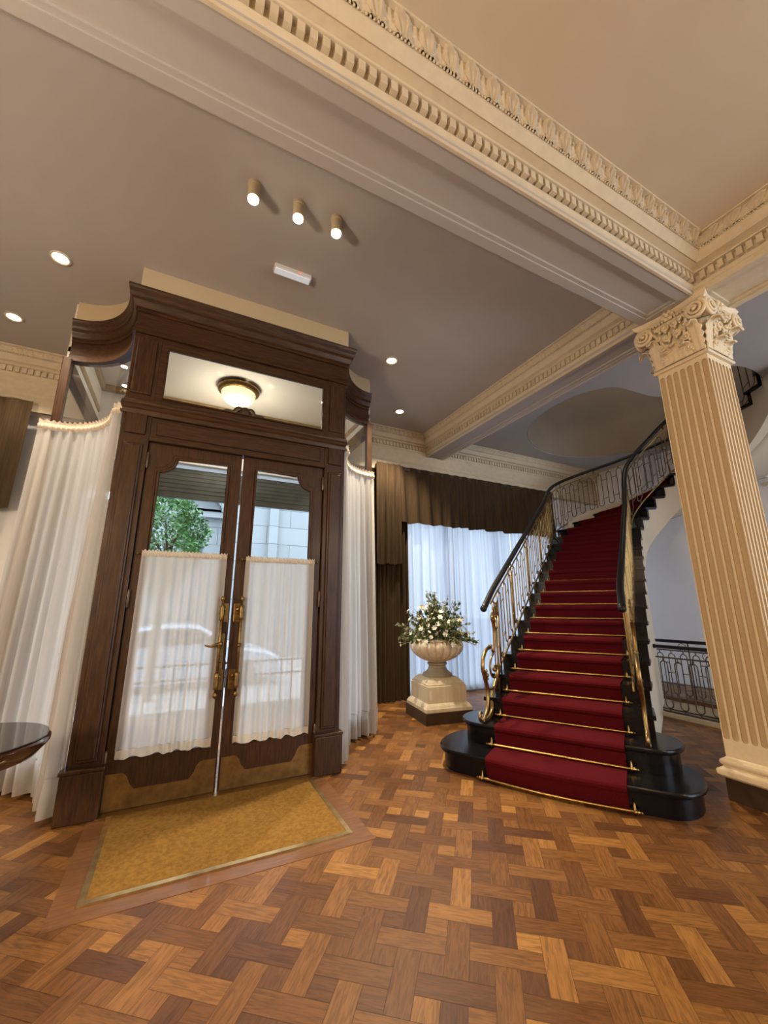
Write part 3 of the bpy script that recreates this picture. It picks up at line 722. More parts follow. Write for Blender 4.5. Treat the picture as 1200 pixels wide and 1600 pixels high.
def leafmesh(mb, T, xc, z0, h, w, lean0, lean1, curl, nx=10, nz=22):
    rows = []
    for j in range(nz+1):
        v = j/nz; row = []
        env = (.62+.5*math.sin(PI*min(1, v*.75+.12)))*max(.08, 1-max(0, v-.55)**2*3.6)
        lob = 1+.20*math.sin(v*PI*11)
        for i in range(nx+1):
            u = i/nx*2-1
            x = xc+u*w*env/2*(1+(lob-1)*abs(u)**1.5)
            o = lean0+(lean1-lean0)*v**2+.014*(1-u*u)*math.sin(PI*min(1, v+.15))+.005*math.cos(u*PI*4+v*2)*(1-abs(u)*.5)
            z = z0+h*v
            if v > .68:
                q = (v-.68)/.32; o += curl*math.sin(q*PI*.62); z -= h*.32*q*q*1.25
            o -= .011*math.exp(-(u/.14)**2)
            row.append(T(x, z, o))
        rows.append(row)
    mb.grid(rows)
for fi in range(4):
    T = facemap(fi)
    for sg in (-1, 1):      # tall ribbed leaves hugging the corners, small curled leaves at the foot
        b = MB(); leafmesh(b, T, sg*.158, 3.40, .33, .09, .018, .085, .06); b.build('acanthus_leaf', m_col, cap, smooth=True, solid=.008)
        b = MB()
        for q in range(4): b.tube(smooth_pts([T(sg*(.185-.004*q+.004), 3.40, .012-.002*q), T(sg*(.182-.012*q), 3.52, .022), T(sg*(.186-.012*q), 3.64, .05)], 4), .006, 5)
        b.build('corner_rib', m_col, cap, smooth=True)
    for xc in (-.075, 0, .075):
        b = MB(); leafmesh(b, T, xc, 3.40, .13 if xc else .19, .085, .022, .05, .06); b.build('acanthus_leaf', m_col, cap, smooth=True, solid=.008)
    b = MB()
    for sg in (-1, 1):
        for (xc, zc, r0, turns, ph) in ((.05, 3.50, .030, 1.5, -.5), (.098, 3.565, .034, 1.6, .9), (.045, 3.635, .032, 1.5, 2.2), (.10, 3.46, .026, 1.4, 1.2), (.105, 3.655, .028, 1.4, -1.0), (.04, 3.72, .026, 1.4, 2.6), (.09, 3.735, .024, 1.3, .2)):
            P = []
            o0 = .030+.05*max(0, (zc-3.5)/.25)
            for i in range(22):
                t = i/21; a = ph+t*turns*2*PI; r = r0*(1-.8*t); P.append(T(sg*(xc+r*math.cos(a)), zc+r*math.sin(a), o0+.022*t))
            b.tube(P, [.0125-.004*i/21 for i in range(22)], 6)
            b.ball(P[-1], .012, 6, 4)
            for q in range(3): b.ball(T(sg*(xc+r0*1.2*math.cos(ph+2.1*q)), zc+r0*1.2*math.sin(ph+2.1*q), o0), .012, 6, 4, (1, 1, 1.4))
        b.tube(smooth_pts([T(sg*.02, 3.44, .025), T(sg*.07, 3.56, .04), T(sg*.115, 3.68, .07), T(sg*.17, 3.765, .105)], 5), .012, 6)
    for q in range(13): b.ball(T(-.15+.025*q, 3.795, .075), .0115, 6, 4, (1, 1, 1.5))
    b.build('tendril', m_col, cap, smooth=True)
    b = MB()
    for k in range(6):
        a = k*PI/3; b.ball(T(.035*math.cos(a), 3.825+.032*math.sin(a), .075), .021, 6, 4)
    b.ball(T(0, 3.825, .09), .02, 6, 4); b.build('rosette', m_col, cap, smooth=True)
    # volutes: a raised spiral band near each corner of the face
    for sg in (-1, 1):
        b = MB(); P = []; R = []
        for i in range(60):
            t = i/59; a = (1.2-t*2.4*2*PI); r = .072*(1-t)**.8+.006
            P.append(T(sg*(.205+r*math.cos(a)*1.0), 3.735+r*math.sin(a), .088+.028*t)); R.append(.017-.008*t)
        b.tube(P, R, 6); b.ball(P[-1], .016, 8, 5)
        q = []   # body of the volute, between this face and the corner
        prof = [(.068*math.cos(a), .068*math.sin(a)) for a in [2*PI*i/20 for i in range(20)]]
        f0 = [T(sg*(.205+x), 3.735+z, .086) for x, z in prof]; f1 = [T(sg*(.205+x*.85), 3.735+z*.85, .03) for x, z in prof]
        b.grid([f0, f1], True); b.add(f0, [tuple(range(20))])
        b.build('volute', m_col, cap, smooth=True)

# ================================================================== STAIRCASE
R_ = 0.168; TR = 0.291
dv = Vector((0.8493, 0.5279)); nv = Vector((0.5279, -0.8493))     # up the stair, to its right
O0 = Vector((2.841, 1.999))
NS = 27
inn = []; out = []
for k in range(0, 14):
    dl = max(0, k-3)*0.020
    p = O0+dv*TR*k+nv*dl
    inn.append(p+nv*.2); out.append(p-nv*(.97+.15))
INN = {11: (5.735, 3.385), 12: (5.95, 3.505), 13: (6.115, 3.595), 14: (6.24, 3.65), 15: (6.35, 3.67), 16: (6.46, 3.63), 17: (6.57, 3.56), 18: (6.66, 3.45), 19: (6.72, 3.31), 20: (6.77, 3.10), 21: (6.80, 2.87), 22: (6.80, 2.63), 23: (6.77, 2.40), 24: (6.69, 2.20), 25: (6.58, 2.03), 26: (6.43, 1.90), 27: (6.26, 1.82), 28: (6.1, 1.77)}
OUT = {13: (5.55, 4.785), 14: (5.79, 4.92), 15: (6.08, 5.01), 16: (6.45, 5.0), 17: (6.86, 4.84), 18: (7.30, 4.56), 19: (7.64, 4.16), 20: (7.88, 3.66), 21: (7.98, 3.12), 22: (7.98, 2.6), 23: (7.86, 2.05), 24: (7.6, 1.55), 25: (7.2, 1.2), 26: (6.75, .98), 27: (6.3, .9), 28: (5.9, .9)}
while len(inn) < NS+2: inn.append(Vector((0, 0))); out.append(Vector((0, 0)))
for k, p in INN.items(): inn[k] = Vector(p)
for k, p in OUT.items(): out[k] = Vector(p)
def at(arr, t):
    t = max(0, min(len(arr)-1.001, t)); i = int(t); f = t-i
    p0 = arr[max(i-1, 0)]; p1 = arr[i]; p2 = arr[i+1]; p3 = arr[min(i+2, len(arr)-1)]
    return 0.5*((2*p1)+(-p0+p2)*f+(2*p0-5*p1+4*p2-p3)*f*f+(-p0+3*p1-3*p2+p3)*f**3)
def across(k, w):      # w metres from the inner edge at line k
    a, c = at(inn, k), at(out, k); return a+(c-a).normalized()*w
def width(k): return (at(out, k)-at(inn, k)).length
stair = empty('staircase', (2.9, 2.6, 0), 'curved staircase of black marble steps with cream stringer', 'staircase')
def local(u, v): p = O0+dv*u-nv*v; return (p.x, p.y)
def bull(u0, u1, v0, v1, back):
    """step with half round ends"""
    P = []
    ru = (u1-u0)/2; uc = (u0+u1)/2
    for i in range(13): a = -PI/2+PI*i/12; P.append(local(uc+ru*math.sin(a)*1.0, v1-.22+.22*math.cos(a)))
    for i in range(13): a = PI/2-PI*i/12; P.append(local(uc+ru*math.sin(a), v0+.22-.22*math.cos(a)))
    for i in range(1, 8): P.append(local(u0-back*math.sin(PI*i/8), v0+.22+(v1-v0-.44)*i/8))
    return P
for k, (u0, u1, v0, v1) in enumerate([(0.0, .69, -.475, 1.475), (.275, .80, -.385, 1.345)]):
    bw = .035 if k == 0 else 0
    b = MB(); b.prism(bull(u0+.03, u1, v0+.035, v1-.035, bw), k*R_+(.0005 if k == 0 else 0), (k+1)*R_-.03)
    rs = b.build('riser', m_black, stair, autosmooth=30)
    b = MB(); Q = bull(u0, u1, v0, v1, bw)
    cxx = sum(p[0] for p in Q)/len(Q); cyy = sum(p[1] for p in Q)/len(Q)
    def sc(f): return [(cxx+(x-cxx)*f, cyy+(y-cyy)*f) for x, y in Q]
    z1 = (k+1)*R_
    rows = [[(x, y, z) for x, y in sc(f)] for f, z in ((.985, z1-.036), (.997, z1-.028), (1, z1-.018), (.997, z1-.008), (.985, z1))]
    b.grid(rows, True); n = len(Q); b.add(rows[0], [tuple(range(n-1, -1, -1))]); b.add(rows[-1], [tuple(range(n))])
    b.build('tread', m_black, stair, autosmooth=50)
for k in range(2, NS):
    z1 = (k+1)*R_; b = MB()
    a0, a1, c0, c1 = at(inn, k), at(inn, k+1), at(out, k), at(out, k+1)
    fa = (a0-a1).normalized()*.028; fc = (c0-c1).normalized()*.028
    ea = (a0-c0).normalized()*.03; ec = -ea
    P = [a0+fa+ea, a1+ea*.8, c1+ec*.6, c0+fc+ec]
    b.hexa([(p.x, p.y, z1-.034) for p in P]+[(p.x, p.y, z1) for p in P]); b.build('tread', m_black, stair)
    b = MB(); q = .02
    P = [a0+ea*.4, a0-fa*.8+ea*.4, c0-fc*.8+ec*.4, c0+ec*.4]
    b.hexa([(p.x, p.y, k*R_-.01) for p in P]+[(p.x, p.y, z1-.033) for p in P]); b.build('riser', m_black, stair)
# inner stringer with spandrel wall, soffit, outer stringer
def zbot(t): return (t+1)*R_-.60
TSP = 14.3
b = MB(); rows_i = []
K0 = 2.02
ts = [K0+(NS-K0)*i/200 for i in range(201)]
def blend_z(t):
    if t < TSP-.9: return 0.0
    zb = zbot(t)
    if t < TSP+.9: q = (t-(TSP-.9))/1.8; return max(0.0, zb-1.9*(1-q)**2.2)
    return zb
faceI = []
for k in range(2, NS):
    for sub in range(4):
        t0, t1 = k+sub/4, k+(sub+1)/4
        segs = [(t0, t0+.09, k*R_-.034), (t0+.09, t1, (k+1)*R_-.034)] if sub == 0 else [(t0, t1, (k+1)*R_-.034)]
        for t_a, t_b, zt in segs:
            A, B = across(t_a, .02), across(t_b, .02); A2, B2 = across(t_a, .14), across(t_b, .14)
            za = 0 if t_b <= TSP else zbot(t_a); zb_ = 0 if t_b <= TSP else zbot(t_b)
            if t_b > TSP:
                f = min(1, (t_b-TSP)/1.6); f0 = min(1, max(0, (t_a-TSP)/1.6)); za -= .25*(1-f0)**2; zb_ -= .25*(1-f)**2
            b.hexa([(A.x, A.y, za), (B.x, B.y, zb_), (B2.x, B2.y, zb_), (A2.x, A2.y, za), (A.x, A.y, zt), (B.x, B.y, zt), (B2.x, B2.y, zt), (A2.x, A2.y, zt)])
b.build('stringer', m_soffit, stair)
b = MB(); rows = []
for i in range(0, 90):
    t = 5+(NS-5)*i/89; w = width(t); row = []
    for q in range(7):
        p = across(t, .13+(w-.26)*q/6); row.append((p.x, p.y, zbot(t)+.02))
    rows.append(row)
b.grid(rows); b.build('soffit', m_soffit, stair, smooth=True, solid=.03)
b = MB()
for k in range(2, NS):
    for sub in range(3):
        t0, t1 = k+max(.09, sub/3), k+(sub+1)/3; zt = (k+1)*R_-.034
        P = [across(t0, width(t0)-.02), across(t1, width(t1)-.02), across(t1, width(t1)-.12), across(t0, width(t0)-.12)]
        zz = [max(0, k*R_-.26)]*4
        b.hexa([(p.x, p.y, z) for p, z in zip(P, zz)]+[(p.x, p.y, zt) for p in P])
b.build('stringer', m_soffit, stair, label='outer stringer')
b = MB(); P = [across(14, .05), across(14, width(14)-.05)]
# upper wall string: pale skirting above the outer edge where the stair meets the wall
b = MB()
for k in range(14, NS):
    for sub in range(3):
        t0, t1 = k+sub/3, k+(sub+1)/3
        P = [across(t0, width(t0)-.01), across(t1, width(t1)-.01), across(t1, width(t1)-.05), across(t0, width(t0)-.05)]
        za, zb_ = (t0+1)*R_-.2, (t1+1)*R_-.2; h = .27*min(1, (t0-14)/2)+.02
        b.hexa([(P[0].x, P[0].y, za), (P[1].x, P[1].y, zb_), (P[2].x, P[2].y, zb_), (P[3].x, P[3].y, za), (P[0].x, P[0].y, za+h), (P[1].x, P[1].y, zb_+h), (P[2].x, P[2].y, zb_+h), (P[3].x, P[3].y, za+h)])
b.build('stringer', m_soffit, stair, label='raised curb under the upper railing')

# ---- carpet runner
b = MB(); rows = []
def crow(k, du, z):
    """a row across the runner at line k moved du forward (down the stair)"""
    row = []
    w = width(k); m0, m1 = .2, .15+(.0 if k < 13 else .05)
    for q in range(9):
        ww = m0+(w-m0-m1)*q/8
        p = across(k, ww); t = (at(inn, k)-at(inn, k+.2)).normalized()*(1-q/8)+(at(out, k)-at(out, k+.2)).normalized()*(q/8)
        bow = .035*math.sin(PI*q/8) if k < 1 else 0
        p = p+t*(du+bow); row.append((p.x, p.y, z))
    return row
for k in range(0, NS):
    z0, z1 = k*R_, (k+1)*R_
    if k == 0: fo = .018
    elif k == 1: fo = .03
    else: fo = .03
    rows.append(crow(k, (.012 if k != 1 else .03)-(0 if k != 0 else .02), z0+.010))
    rows.append(crow(k, .014+fo*.3, z1-.05)); rows.append(crow(k, fo+.010, z1-.034)); rows.append(crow(k, fo+.013, z1-.016)); rows.append(crow(k, fo+.006, z1-.002)); rows.append(crow(k, fo-.012, z1+.007))
    rows.append(crow(k+.9, 0, z1+.007))
b.grid(rows)
b.build('stair_carpet', m_carpet, label='dark red carpet runner climbing the black staircase', cat='carpet', solid=.006)

# ---- brass stair rods
ORD = ['lowest', 'second', 'third', 'fourth', 'fifth', 'sixth', 'seventh', 'eighth', 'ninth', 'tenth', 'eleventh', 'twelfth', 'thirteenth', 'fourteenth']
for k in range(0, 13):
    du = .026 if k != 1 else .042
    if k == 0: du = .03
    rw = crow(k, du, k*R_+.024); A, B = Vector(rw[0]), Vector(rw[-1])
    d = (B-A).normalized(); A2, B2 = A-d*.03, B+d*.03
    P = [A2]+[Vector(p) for p in rw]+[B2]
    rd = empty('stair_rod', (A+B)/2-Vector((0, 0, .024)), ('lowest brass rod, holding the red carpet where it meets the parquet' if k == 0 else '%s brass stair rod from the bottom, across the foot of the red carpeted riser' % ORD[k]), 'stair rod', 'brass rods of the stair carpet')
    b = MB(); b.tube(P, .0095, 8); b.build('rod', m_brass, rd, smooth=True)
    for E_, sg in ((A2, -1), (B2, 1)):
        b = MB(); b.ball(E_+d*sg*.02, .013, 8, 5); b.ball(E_+d*sg*.004, .016, 8, 5, (1, 1, .8)); b.ball(E_+d*sg*.04, .008, 6, 4)
        pl = E_-Vector((dv.x, dv.y, 0))*-.012
        b.tube([E_+Vector((0, 0, -.016)), E_, E_+Vector((dv.x*.01, dv.y*.01, .03)), E_+Vector((dv.x*.012, dv.y*.012, .05))], [.008, .012, .008, .005], 6)
        b.build('bracket', m_brass, rd, smooth=True)

# ================================================================== RAILINGS
def railing(name, label, posf, zf, t0, t1, m, hand_m, h_hand=.86, h_top=.765, spacing=.185, w=.09, hb=.07, foot=True, hand_r=.032, group=None, t_hand0=None, h_bot=.03, rings=4, m2=None):
    """posf(t)->Vector2, zf(t)->height of the foot line; returns root"""
    p0 = posf(t0); root = empty(name, (p0.x, p0.y, zf(t0)), label, 'railing', group)
    n = int((t1-t0)*10); T = [t0+(t1-t0)*i/n for i in range(n+1)]
    L = [0]
    for i in range(n): L.append(L[-1]+(posf(T[i+1])-posf(T[i])).length)
    def tof(s):
        s = max(0, min(L[-1], s))
        lo = 0
        for i in range(n):
            if L[i+1] >= s: lo = i; break
        f = (s-L[lo])/max(1e-9, L[lo+1]-L[lo]); return T[lo]+(T[lo+1]-T[lo])*f
    def pt(s, h): t = tof(s); p = posf(t); return Vector((p.x, p.y, zf(t)+h))
    N_ = max(8, int(L[-1]/.05))
    SS = [L[-1]*i/N_ for i in range(N_+1)]
    th = t_hand0 if t_hand0 is not None else t0
    Hs = []
    for i in range(int((t1-th)*6)+1):
        t = th+(t1-th)*i/int((t1-th)*6); p = posf(t); Hs.append(Vector((p.x, p.y, zf(t)+h_hand)))
    b = MB(); b.tube(Hs, hand_r, 12, flat=.85); b.ball(Hs[0], hand_r*1.05, 10, 6); b.build('handrail', hand_m, root, smooth=True)
    b = MB(); b.tube([pt(s, h_top) for s in SS], .0095, 6); b.build('top_rail', m, root, smooth=True)
    b = MB(); b.tube([pt(s, h_bot) for s in SS], .0115, 6); b.build('bottom_rail', m, root, smooth=True)
    nb = int(L[-1]/spacing); r = w/2; cnt = 0
    for k in range(nb):
        s = L[-1]*(k+.5)/nb; b = MB()
        lo, hi = h_bot+hb, h_top-.045
        P = []
        for i in range(9): a = PI*i/8; P.append(pt(s+r*math.cos(a), hi-r+r*math.sin(a)))
        P += [pt(s-r, (hi+lo)/2)]
        for i in range(9): a = PI+PI*i/8; P.append(pt(s+r*math.cos(a), lo+r+r*math.sin(a)))
        P += [pt(s+r, (hi+lo)/2)]
        b.tube(P, .0068, 5, closed=True)
        b.tube([pt(s, hi), pt(s, h_top)], .006, 5); b.tube([pt(s, lo), pt(s, h_bot)], .006, 5); b.ball(pt(s, hi+.015), .010, 6, 4); b.ball(pt(s, lo-.015), .010, 6, 4)
        s2 = s+spacing-r
        if k < nb-1:
            for h in (lo+.13, hi-.13): b.tube([pt(s+r, h), pt(min(L[-1], s+L[-1]/nb-r), h)], .006, 5)
        b.build('baluster', m2 if (m2 and tof(s) > 14.2) else m, root, smooth=True)
        if k % rings == rings-1:
            b = MB(); c = (h_top+h_hand-hand_r)/2; rr_ = (h_hand-hand_r-h_top)/2
            b.tube([pt(s+rr_*math.cos(a), c+rr_*math.sin(a)) for a in [2*PI*i/12 for i in range(12)]], .005, 5, closed=True)
            sm = s+L[-1]/nb/2
            b.tube([pt(sm, h_bot-.08), pt(sm, h_hand-.02)], .0085, 6)
            b.build('post', m, root, smooth=True)
    return root, pt, L[-1]
nose = lambda t: (t+1)*R_
outp = lambda t: across(t, width(t)-.035)
inp = lambda t: across(t, .10)
KEND = 26
ro, pto, Lo = railing('stair_railing', 'brass stair railing left of the red carpet, in front of the window', outp, nose, 2.6, KEND, m_rail, m_hand, t_hand0=1.75, m2=m_iron)
ri, pti, Li = railing('stair_railing', 'brass stair railing right of the red carpet, on the inner side of the curve', inp, nose, 2.6, KEND, m_rail, m_hand, t_hand0=1.75, m2=m_iron)
def newel(root, v, mirror):
    """scrolled newel standing on the second step, traced in the railing's own plane (u along the stair, z)"""
    off = {1: 1.075, -1: -.155}[mirror]
    def Q(u, z, dvv=0): p = O0+dv*u-nv*(off+dvv); return (p.x, p.y, z)
    b = MB()
    # sweeping foot bar rising into the bottom rail
    f = smooth_pts([Q(.27, .36), Q(.36, .347), Q(.47, .352), Q(.56, .40), Q(.575, .49), Q(.64, .56), Q(.76, .645), Q(.86, .715)], 5)
    b.tube(f, [.018]*len(f), 8); P = smooth_pts([Q(.27, .36), Q(.22, .375), Q(.20, .41), Q(.225, .44), Q(.265, .425), Q(.255, .40)], 5); b.tube(P, [.016-.008*i/len(P) for i in range(len(P))], 6)
    b.build('foot_scroll', m_rail, root, smooth=True)
    b = MB()
    f = smooth_pts([Q(.30, .365), Q(.39, .41), Q(.45, .50), Q(.455, .60), Q(.40, .70), Q(.355, .78), Q(.37, .86), Q(.45, .925), Q(.56, .955), Q(.63, .945)], 5); b.tube(f, [.013+.006*math.sin(PI*i/len(f)) for i in range(len(f))], 6)
    f = smooth_pts([Q(.455, .60), Q(.56, .575), Q(.68, .585), Q(.78, .63), Q(.83, .70)], 5); b.tube(f, .010, 6)
    f = smooth_pts([Q(.66, .93), Q(.70, .885), Q(.62, .85), Q(.575, .775), Q(.60, .70), Q(.69, .66), Q(.76, .69), Q(.765, .745), Q(.71, .77), Q(.68, .735), Q(.71, .715)], 5); b.tube(f, [.011-.004*i/len(f) for i in range(len(f))], 6)
    for (u, z, r) in ((.71, .735, .024), (.62, .965, .02), (.43, .755, .02), (.455, .715, .024), (.47, .68, .016), (.56, .945, .016)): b.ball(Q(u, z), r, 8, 5, (1, 1, .9))
    b.build('scroll', m_rail, root, smooth=True)
    b = MB()
    f = smooth_pts([Q(.72, .90), Q(.765, .98), Q(.79, 1.08), Q(.775, 1.16), Q(.745, 1.22)], 5); b.tube(f, [.014+.006*i/len(f) for i in range(len(f))], 8)
    b.tube([Q(.86, .37), Q(.86, 1.24)], .011, 8)
    for (z, r) in ((.36, .022), (.40, .016), (.70, .018), (1.13, .018)): b.ball(Q(.86, z), r, 8, 5)
    f = [Q(.955, .62), Q(.955, 1.27)]; b.tube(f, .010, 8)
    b.build('newel_post', m_rail, root, smooth=True)
    b = MB()
    for (u, z, r) in ((.745, 1.235, .045), (.80, 1.27, .04), (.85, 1.30, .04), (.90, 1.335, .045), (.88, 1.25, .03), (.80, 1.195, .028), (.95, 1.37, .03), (.93, 1.29, .025)):
        b.tube([Q(u+r*math.cos(a), z+r*math.sin(a)) for a in [2*PI*i/12 for i in range(12)]], .008, 5, closed=True); b.ball(Q(u, z), .014, 6, 4)
    b.build('openwork', m_rail, root, smooth=True)
newel(ro, 1.1, 1); newel(ri, -.14, -1)
# railings of the basement stair
rb, _, _ = railing('basement_railing', 'bronze railing with black handrail guarding the near edge of the basement stair', lambda t: Vector((5.60, 3.31-t*.3)), lambda t: .045, 0, 9, m_iron, m_hand, h_hand=.79, h_top=.66, h_bot=.02, hb=.04, spacing=.16, w=.085, hand_r=.026)
rb2, _, _ = railing('basement_railing', 'bronze railing with black handrail along the far edge of the basement stair', lambda t: Vector((6.56, 4.05-t*.3)), lambda t: .045, 0, 8, m_iron, m_hand, h_hand=.79, h_top=.66, h_bot=.02, hb=.04, spacing=.16, w=.085, hand_r=.026)

# ================================================================== CURTAINS
def resample(P, n):
    P = [Vector((p[0], p[1])) for p in P]; L = [0]
    for i in range(len(P)-1): L.append(L[-1]+(P[i+1]-P[i]).length)
    out = []
    for k in range(n+1):
        s = L[-1]*k/n; i = 0
        while i < len(L)-2 and L[i+1] < s: i += 1
        f = (s-L[i])/max(1e-9, L[i+1]-L[i]); p = P[i]+(P[i+1]-P[i])*f; d = (P[i+1]-P[i]).normalized(); out.append((p, Vector((-d.y, d.x))))
    return out, L[-1]
def drape(path, zt, zb, folds, amp, seed, n=None, nz=24, top_amp=None, flare=0.0, hemwave=0.0, path_bot=None):
    """hanging cloth on a plan path; folds waves along it"""
    rd = random.Random(seed); n = n or int(folds*9)
    A, L = resample(path, n); Bp = resample(path_bot, n)[0] if path_bot else A
    ph = [rd.uniform(0, 6.28) for _ in range(6)]; top_amp = amp*.45 if top_amp is None else top_amp
    def wave(t, h):
        warp = t+.018*math.sin(5*t*2+ph[0])+.012*math.sin(11*t+ph[1])+.012*h*math.sin(7*t+ph[4])
        x = warp*folds*2*PI
        s = math.sin(x+ph[2]); s = math.copysign(abs(s)**.8, s)
        return .72*s*(1+.35*math.sin(3.1*t*folds/3+ph[3]))+.28*math.sin(x*.5+ph[5]+h*.8)
    rows = []
    for j in range(nz+1):
        h = j/nz; row = []
        a = top_amp+(amp-top_amp)*min(1, h*1.6)
        for k in range(n+1):
            t = k/n
            p = A[k][0]*(1-h)+Bp[k][0]*h; nn = A[k][1]*(1-h)+Bp[k][1]*h
            q = p+nn*(wave(t, h)*a+flare*h)
            z = zt+(zb-zt)*h+(hemwave*math.sin(t*folds*2*PI*.5+ph[1])*h if j == nz else 0)
            row.append((q.x, q.y, z))
        rows.append(row)
    return rows
def header(path, z0, z1, folds, amp, seed, r=.02):
    """gathered heading: a puffed ruffle on a rod"""
    A, L = resample(path, int(folds*8)); rows = []; rd = random.Random(seed); ph = rd.uniform(0, 6)
    prof = [(0, z0), (.9, z0+(z1-z0)*.18), (1.0, z0+(z1-z0)*.4), (.25, z0+(z1-z0)*.62), (.5, z0+(z1-z0)*.8), (.7, z1)]
    for f, z in prof:
        row = []
        for k, (p, nn) in enumerate(A):
            t = k/len(A); s = math.sin(t*folds*2*PI+ph+.8*math.sin(t*23))
            q = p+nn*(r*f+amp*f*(.5+.5*s)); row.append((q.x, q.y, z+(.006*s if f == .7 else 0)))
        rows.append(row)
    return rows
# café curtains on the two door leaves (normal of a path running -X points to -Y, into the hall)
def cafe(xa, xb, zt, zb, label, seed):
    y = YD-.035
    root = empty('cafe_curtain', ((xa+xb)/2, y, zb), label, 'curtain', 'cafe curtains on the doors')
    b = MB(); b.grid(drape([(xb, y), (xa, y)], zt-.02, zb+.055, 9, .02, seed, nz=16, top_amp=.007)); b.build('sheer_panel', m_cafe, root, smooth=True)
    b = MB(); b.grid(drape([(xb-.002, y-.001), (xa+.002, y-.001)], zb+.055, zb, 9, .016, seed, nz=3, top_amp=.013, hemwave=.008)); b.build('hem', m_cafehead, root, smooth=True)
    b = MB(); b.grid(header([(xb, y), (xa, y)], zt-.03, zt+.018, 26, .008, seed, .008)); b.build('heading', m_cafehead, root, smooth=True)
    b = MB(); b.tube([(xa-.03, y+.006, zt-.008), (xb+.03, y+.006, zt-.008)], .006, 8)
    for x in (xa-.03, xb+.03): b.ball((x, y+.006, zt-.008), .011, 8, 5)
    b.build('rod', m_oldbrass, root, smooth=True)
cafe(-.285, .325, 1.755, .335, 'short sheer white curtain gathered on the left door leaf', 3)
cafe(.475, 1.07, 1.745, .325, 'short sheer white curtain gathered on the right door leaf', 8)
# tall silk curtains behind the curved wings
def side_curtain(side, label, seed):
    top = wing_pts(side, .06); bot = wing_pts(side, .085)
    top = [(x, y+.005) for x, y in top]
    top[0] = (PX0-.012, PY+.03) if side < 0 else (PX1+.012, PY+.03); bot[0] = (PX0-.012, PY+.0) if side < 0 else (PX1+.012, PY+.0)
    if side > 0: top, bot = top[::-1], bot[::-1]      # keep the room on the left of the path
    bot = [(x, y) for x, y in bot]
    if side > 0: ext = [(bot[0][0]+.12, bot[0][1]+.03)]; bot = ext+bot; top = [(top[0][0]+.05, top[0][1]+.0)]+top
    else: ext = [(bot[-1][0]-.16, bot[-1][1]+.02)]; bot = bot+ext; top = top+[(top[-1][0]-.10, top[-1][1])]
    root = empty('tall_curtain', (sum(p[0] for p in bot)/len(bot), sum(p[1] for p in bot)/len(bot), .03), label, 'curtain', 'tall cream curtains of the entrance wings')
    b = MB(); b.grid(drape(top, 2.90, .27, 11, .05, seed, nz=30, top_amp=.012, path_bot=bot)); b.build('silk_panel', m_side, root, smooth=True)
    b = MB(); b.grid(drape(bot, .27, .035, 11, .056, seed, nz=6, top_amp=.050)); b.build('hem', m_side, root, smooth=True)
    b = MB(); b.grid(header(top, 2.87, 2.955, 24, .016, seed, .014)); b.build('heading', m_sidehead, root, smooth=True)
    P = [(x, y, 2.905) for x, y in top]; b = MB(); b.tube(P, .008, 8); b.ball(P[0], .016, 8, 5); b.ball(P[-1], .016, 8, 5); b.build('rod', m_oldbrass, root, smooth=True)
side_curtain(-1, 'tall cream silk curtain left of the entrance doors', 5)
side_curtain(1, 'tall cream silk curtain right of the entrance doors', 12)
# brown velvet on the street window right of the entrance
b = MB(); b.grid(drape([(6.6, 5.47), (3.02, 5.47)], 3.60, 2.655, 17, .042, 21, nz=14, top_amp=.014, hemwave=.012)); vr = b.build('window_valance', m_velvet, smooth=True, label='long brown velvet valance above the staircase window', cat='valance')
b = MB(); b.box((2.62, 5.475, 3.54), (6.62, 5.53, 3.585)); b.build('pelmet_board', m_plinth, vr)
b = MB(); b.grid(drape([(3.03, 5.43), (2.60, 5.43)], 3.60, 1.975, 4, .04, 22, nz=18, top_amp=.012, hemwave=.01)); b.build('valance_tail', m_velvet, smooth=True, label='brown velvet tail hanging at the left end of the long valance', cat='valance')
b = MB(); b.grid(drape([(3.22, 5.53), (2.55, 5.53)], 3.5, .006, 8, .05, 23, nz=24, top_amp=.04)); b.build('velvet_curtain', m_velvet, smooth=True, label='brown velvet curtain behind the stone urn', cat='curtain')
# sheers of that window
b = MB(); b.grid(drape([(5.47, 5.60), (3.16, 5.60)], 2.93, .03, 17, .04, 31, nz=20, top_amp=.03)); s1 = b.build('sheer_curtain', m_sheer, smooth=True, label='bluish white sheer curtain behind the flower urn', cat='curtain')
b = MB(); b.grid(drape([(7.6, 5.585), (5.44, 5.585)], 2.93, .03, 16, .04, 33, nz=20, top_amp=.03)); b.build('sheer_curtain', m_sheer, smooth=True, label='bluish white sheer curtain behind the stair railing', cat='curtain')
# brown velvet left of the entrance
b = MB(); b.grid(drape([(-1.68, 5.42), (-4.0, 5.42)], 3.60, 2.35, 14, .03, 41, nz=14, top_amp=.012, path_bot=[(-1.70, 5.42), (-4.0, 5.42)], hemwave=.015)); b.build('window_valance', m_velvet, smooth=True, label='brown velvet valance left of the entrance', cat='valance')
b = MB(); b.grid(drape([(-1.86, 5.52), (-4.0, 5.52)], 3.5, .02, 20, .035, 42, nz=20, top_amp=.03)); b.build('velvet_curtain', m_velvet, smooth=True, label='brown velvet curtain at the far left behind the silk curtain', cat='curtain')

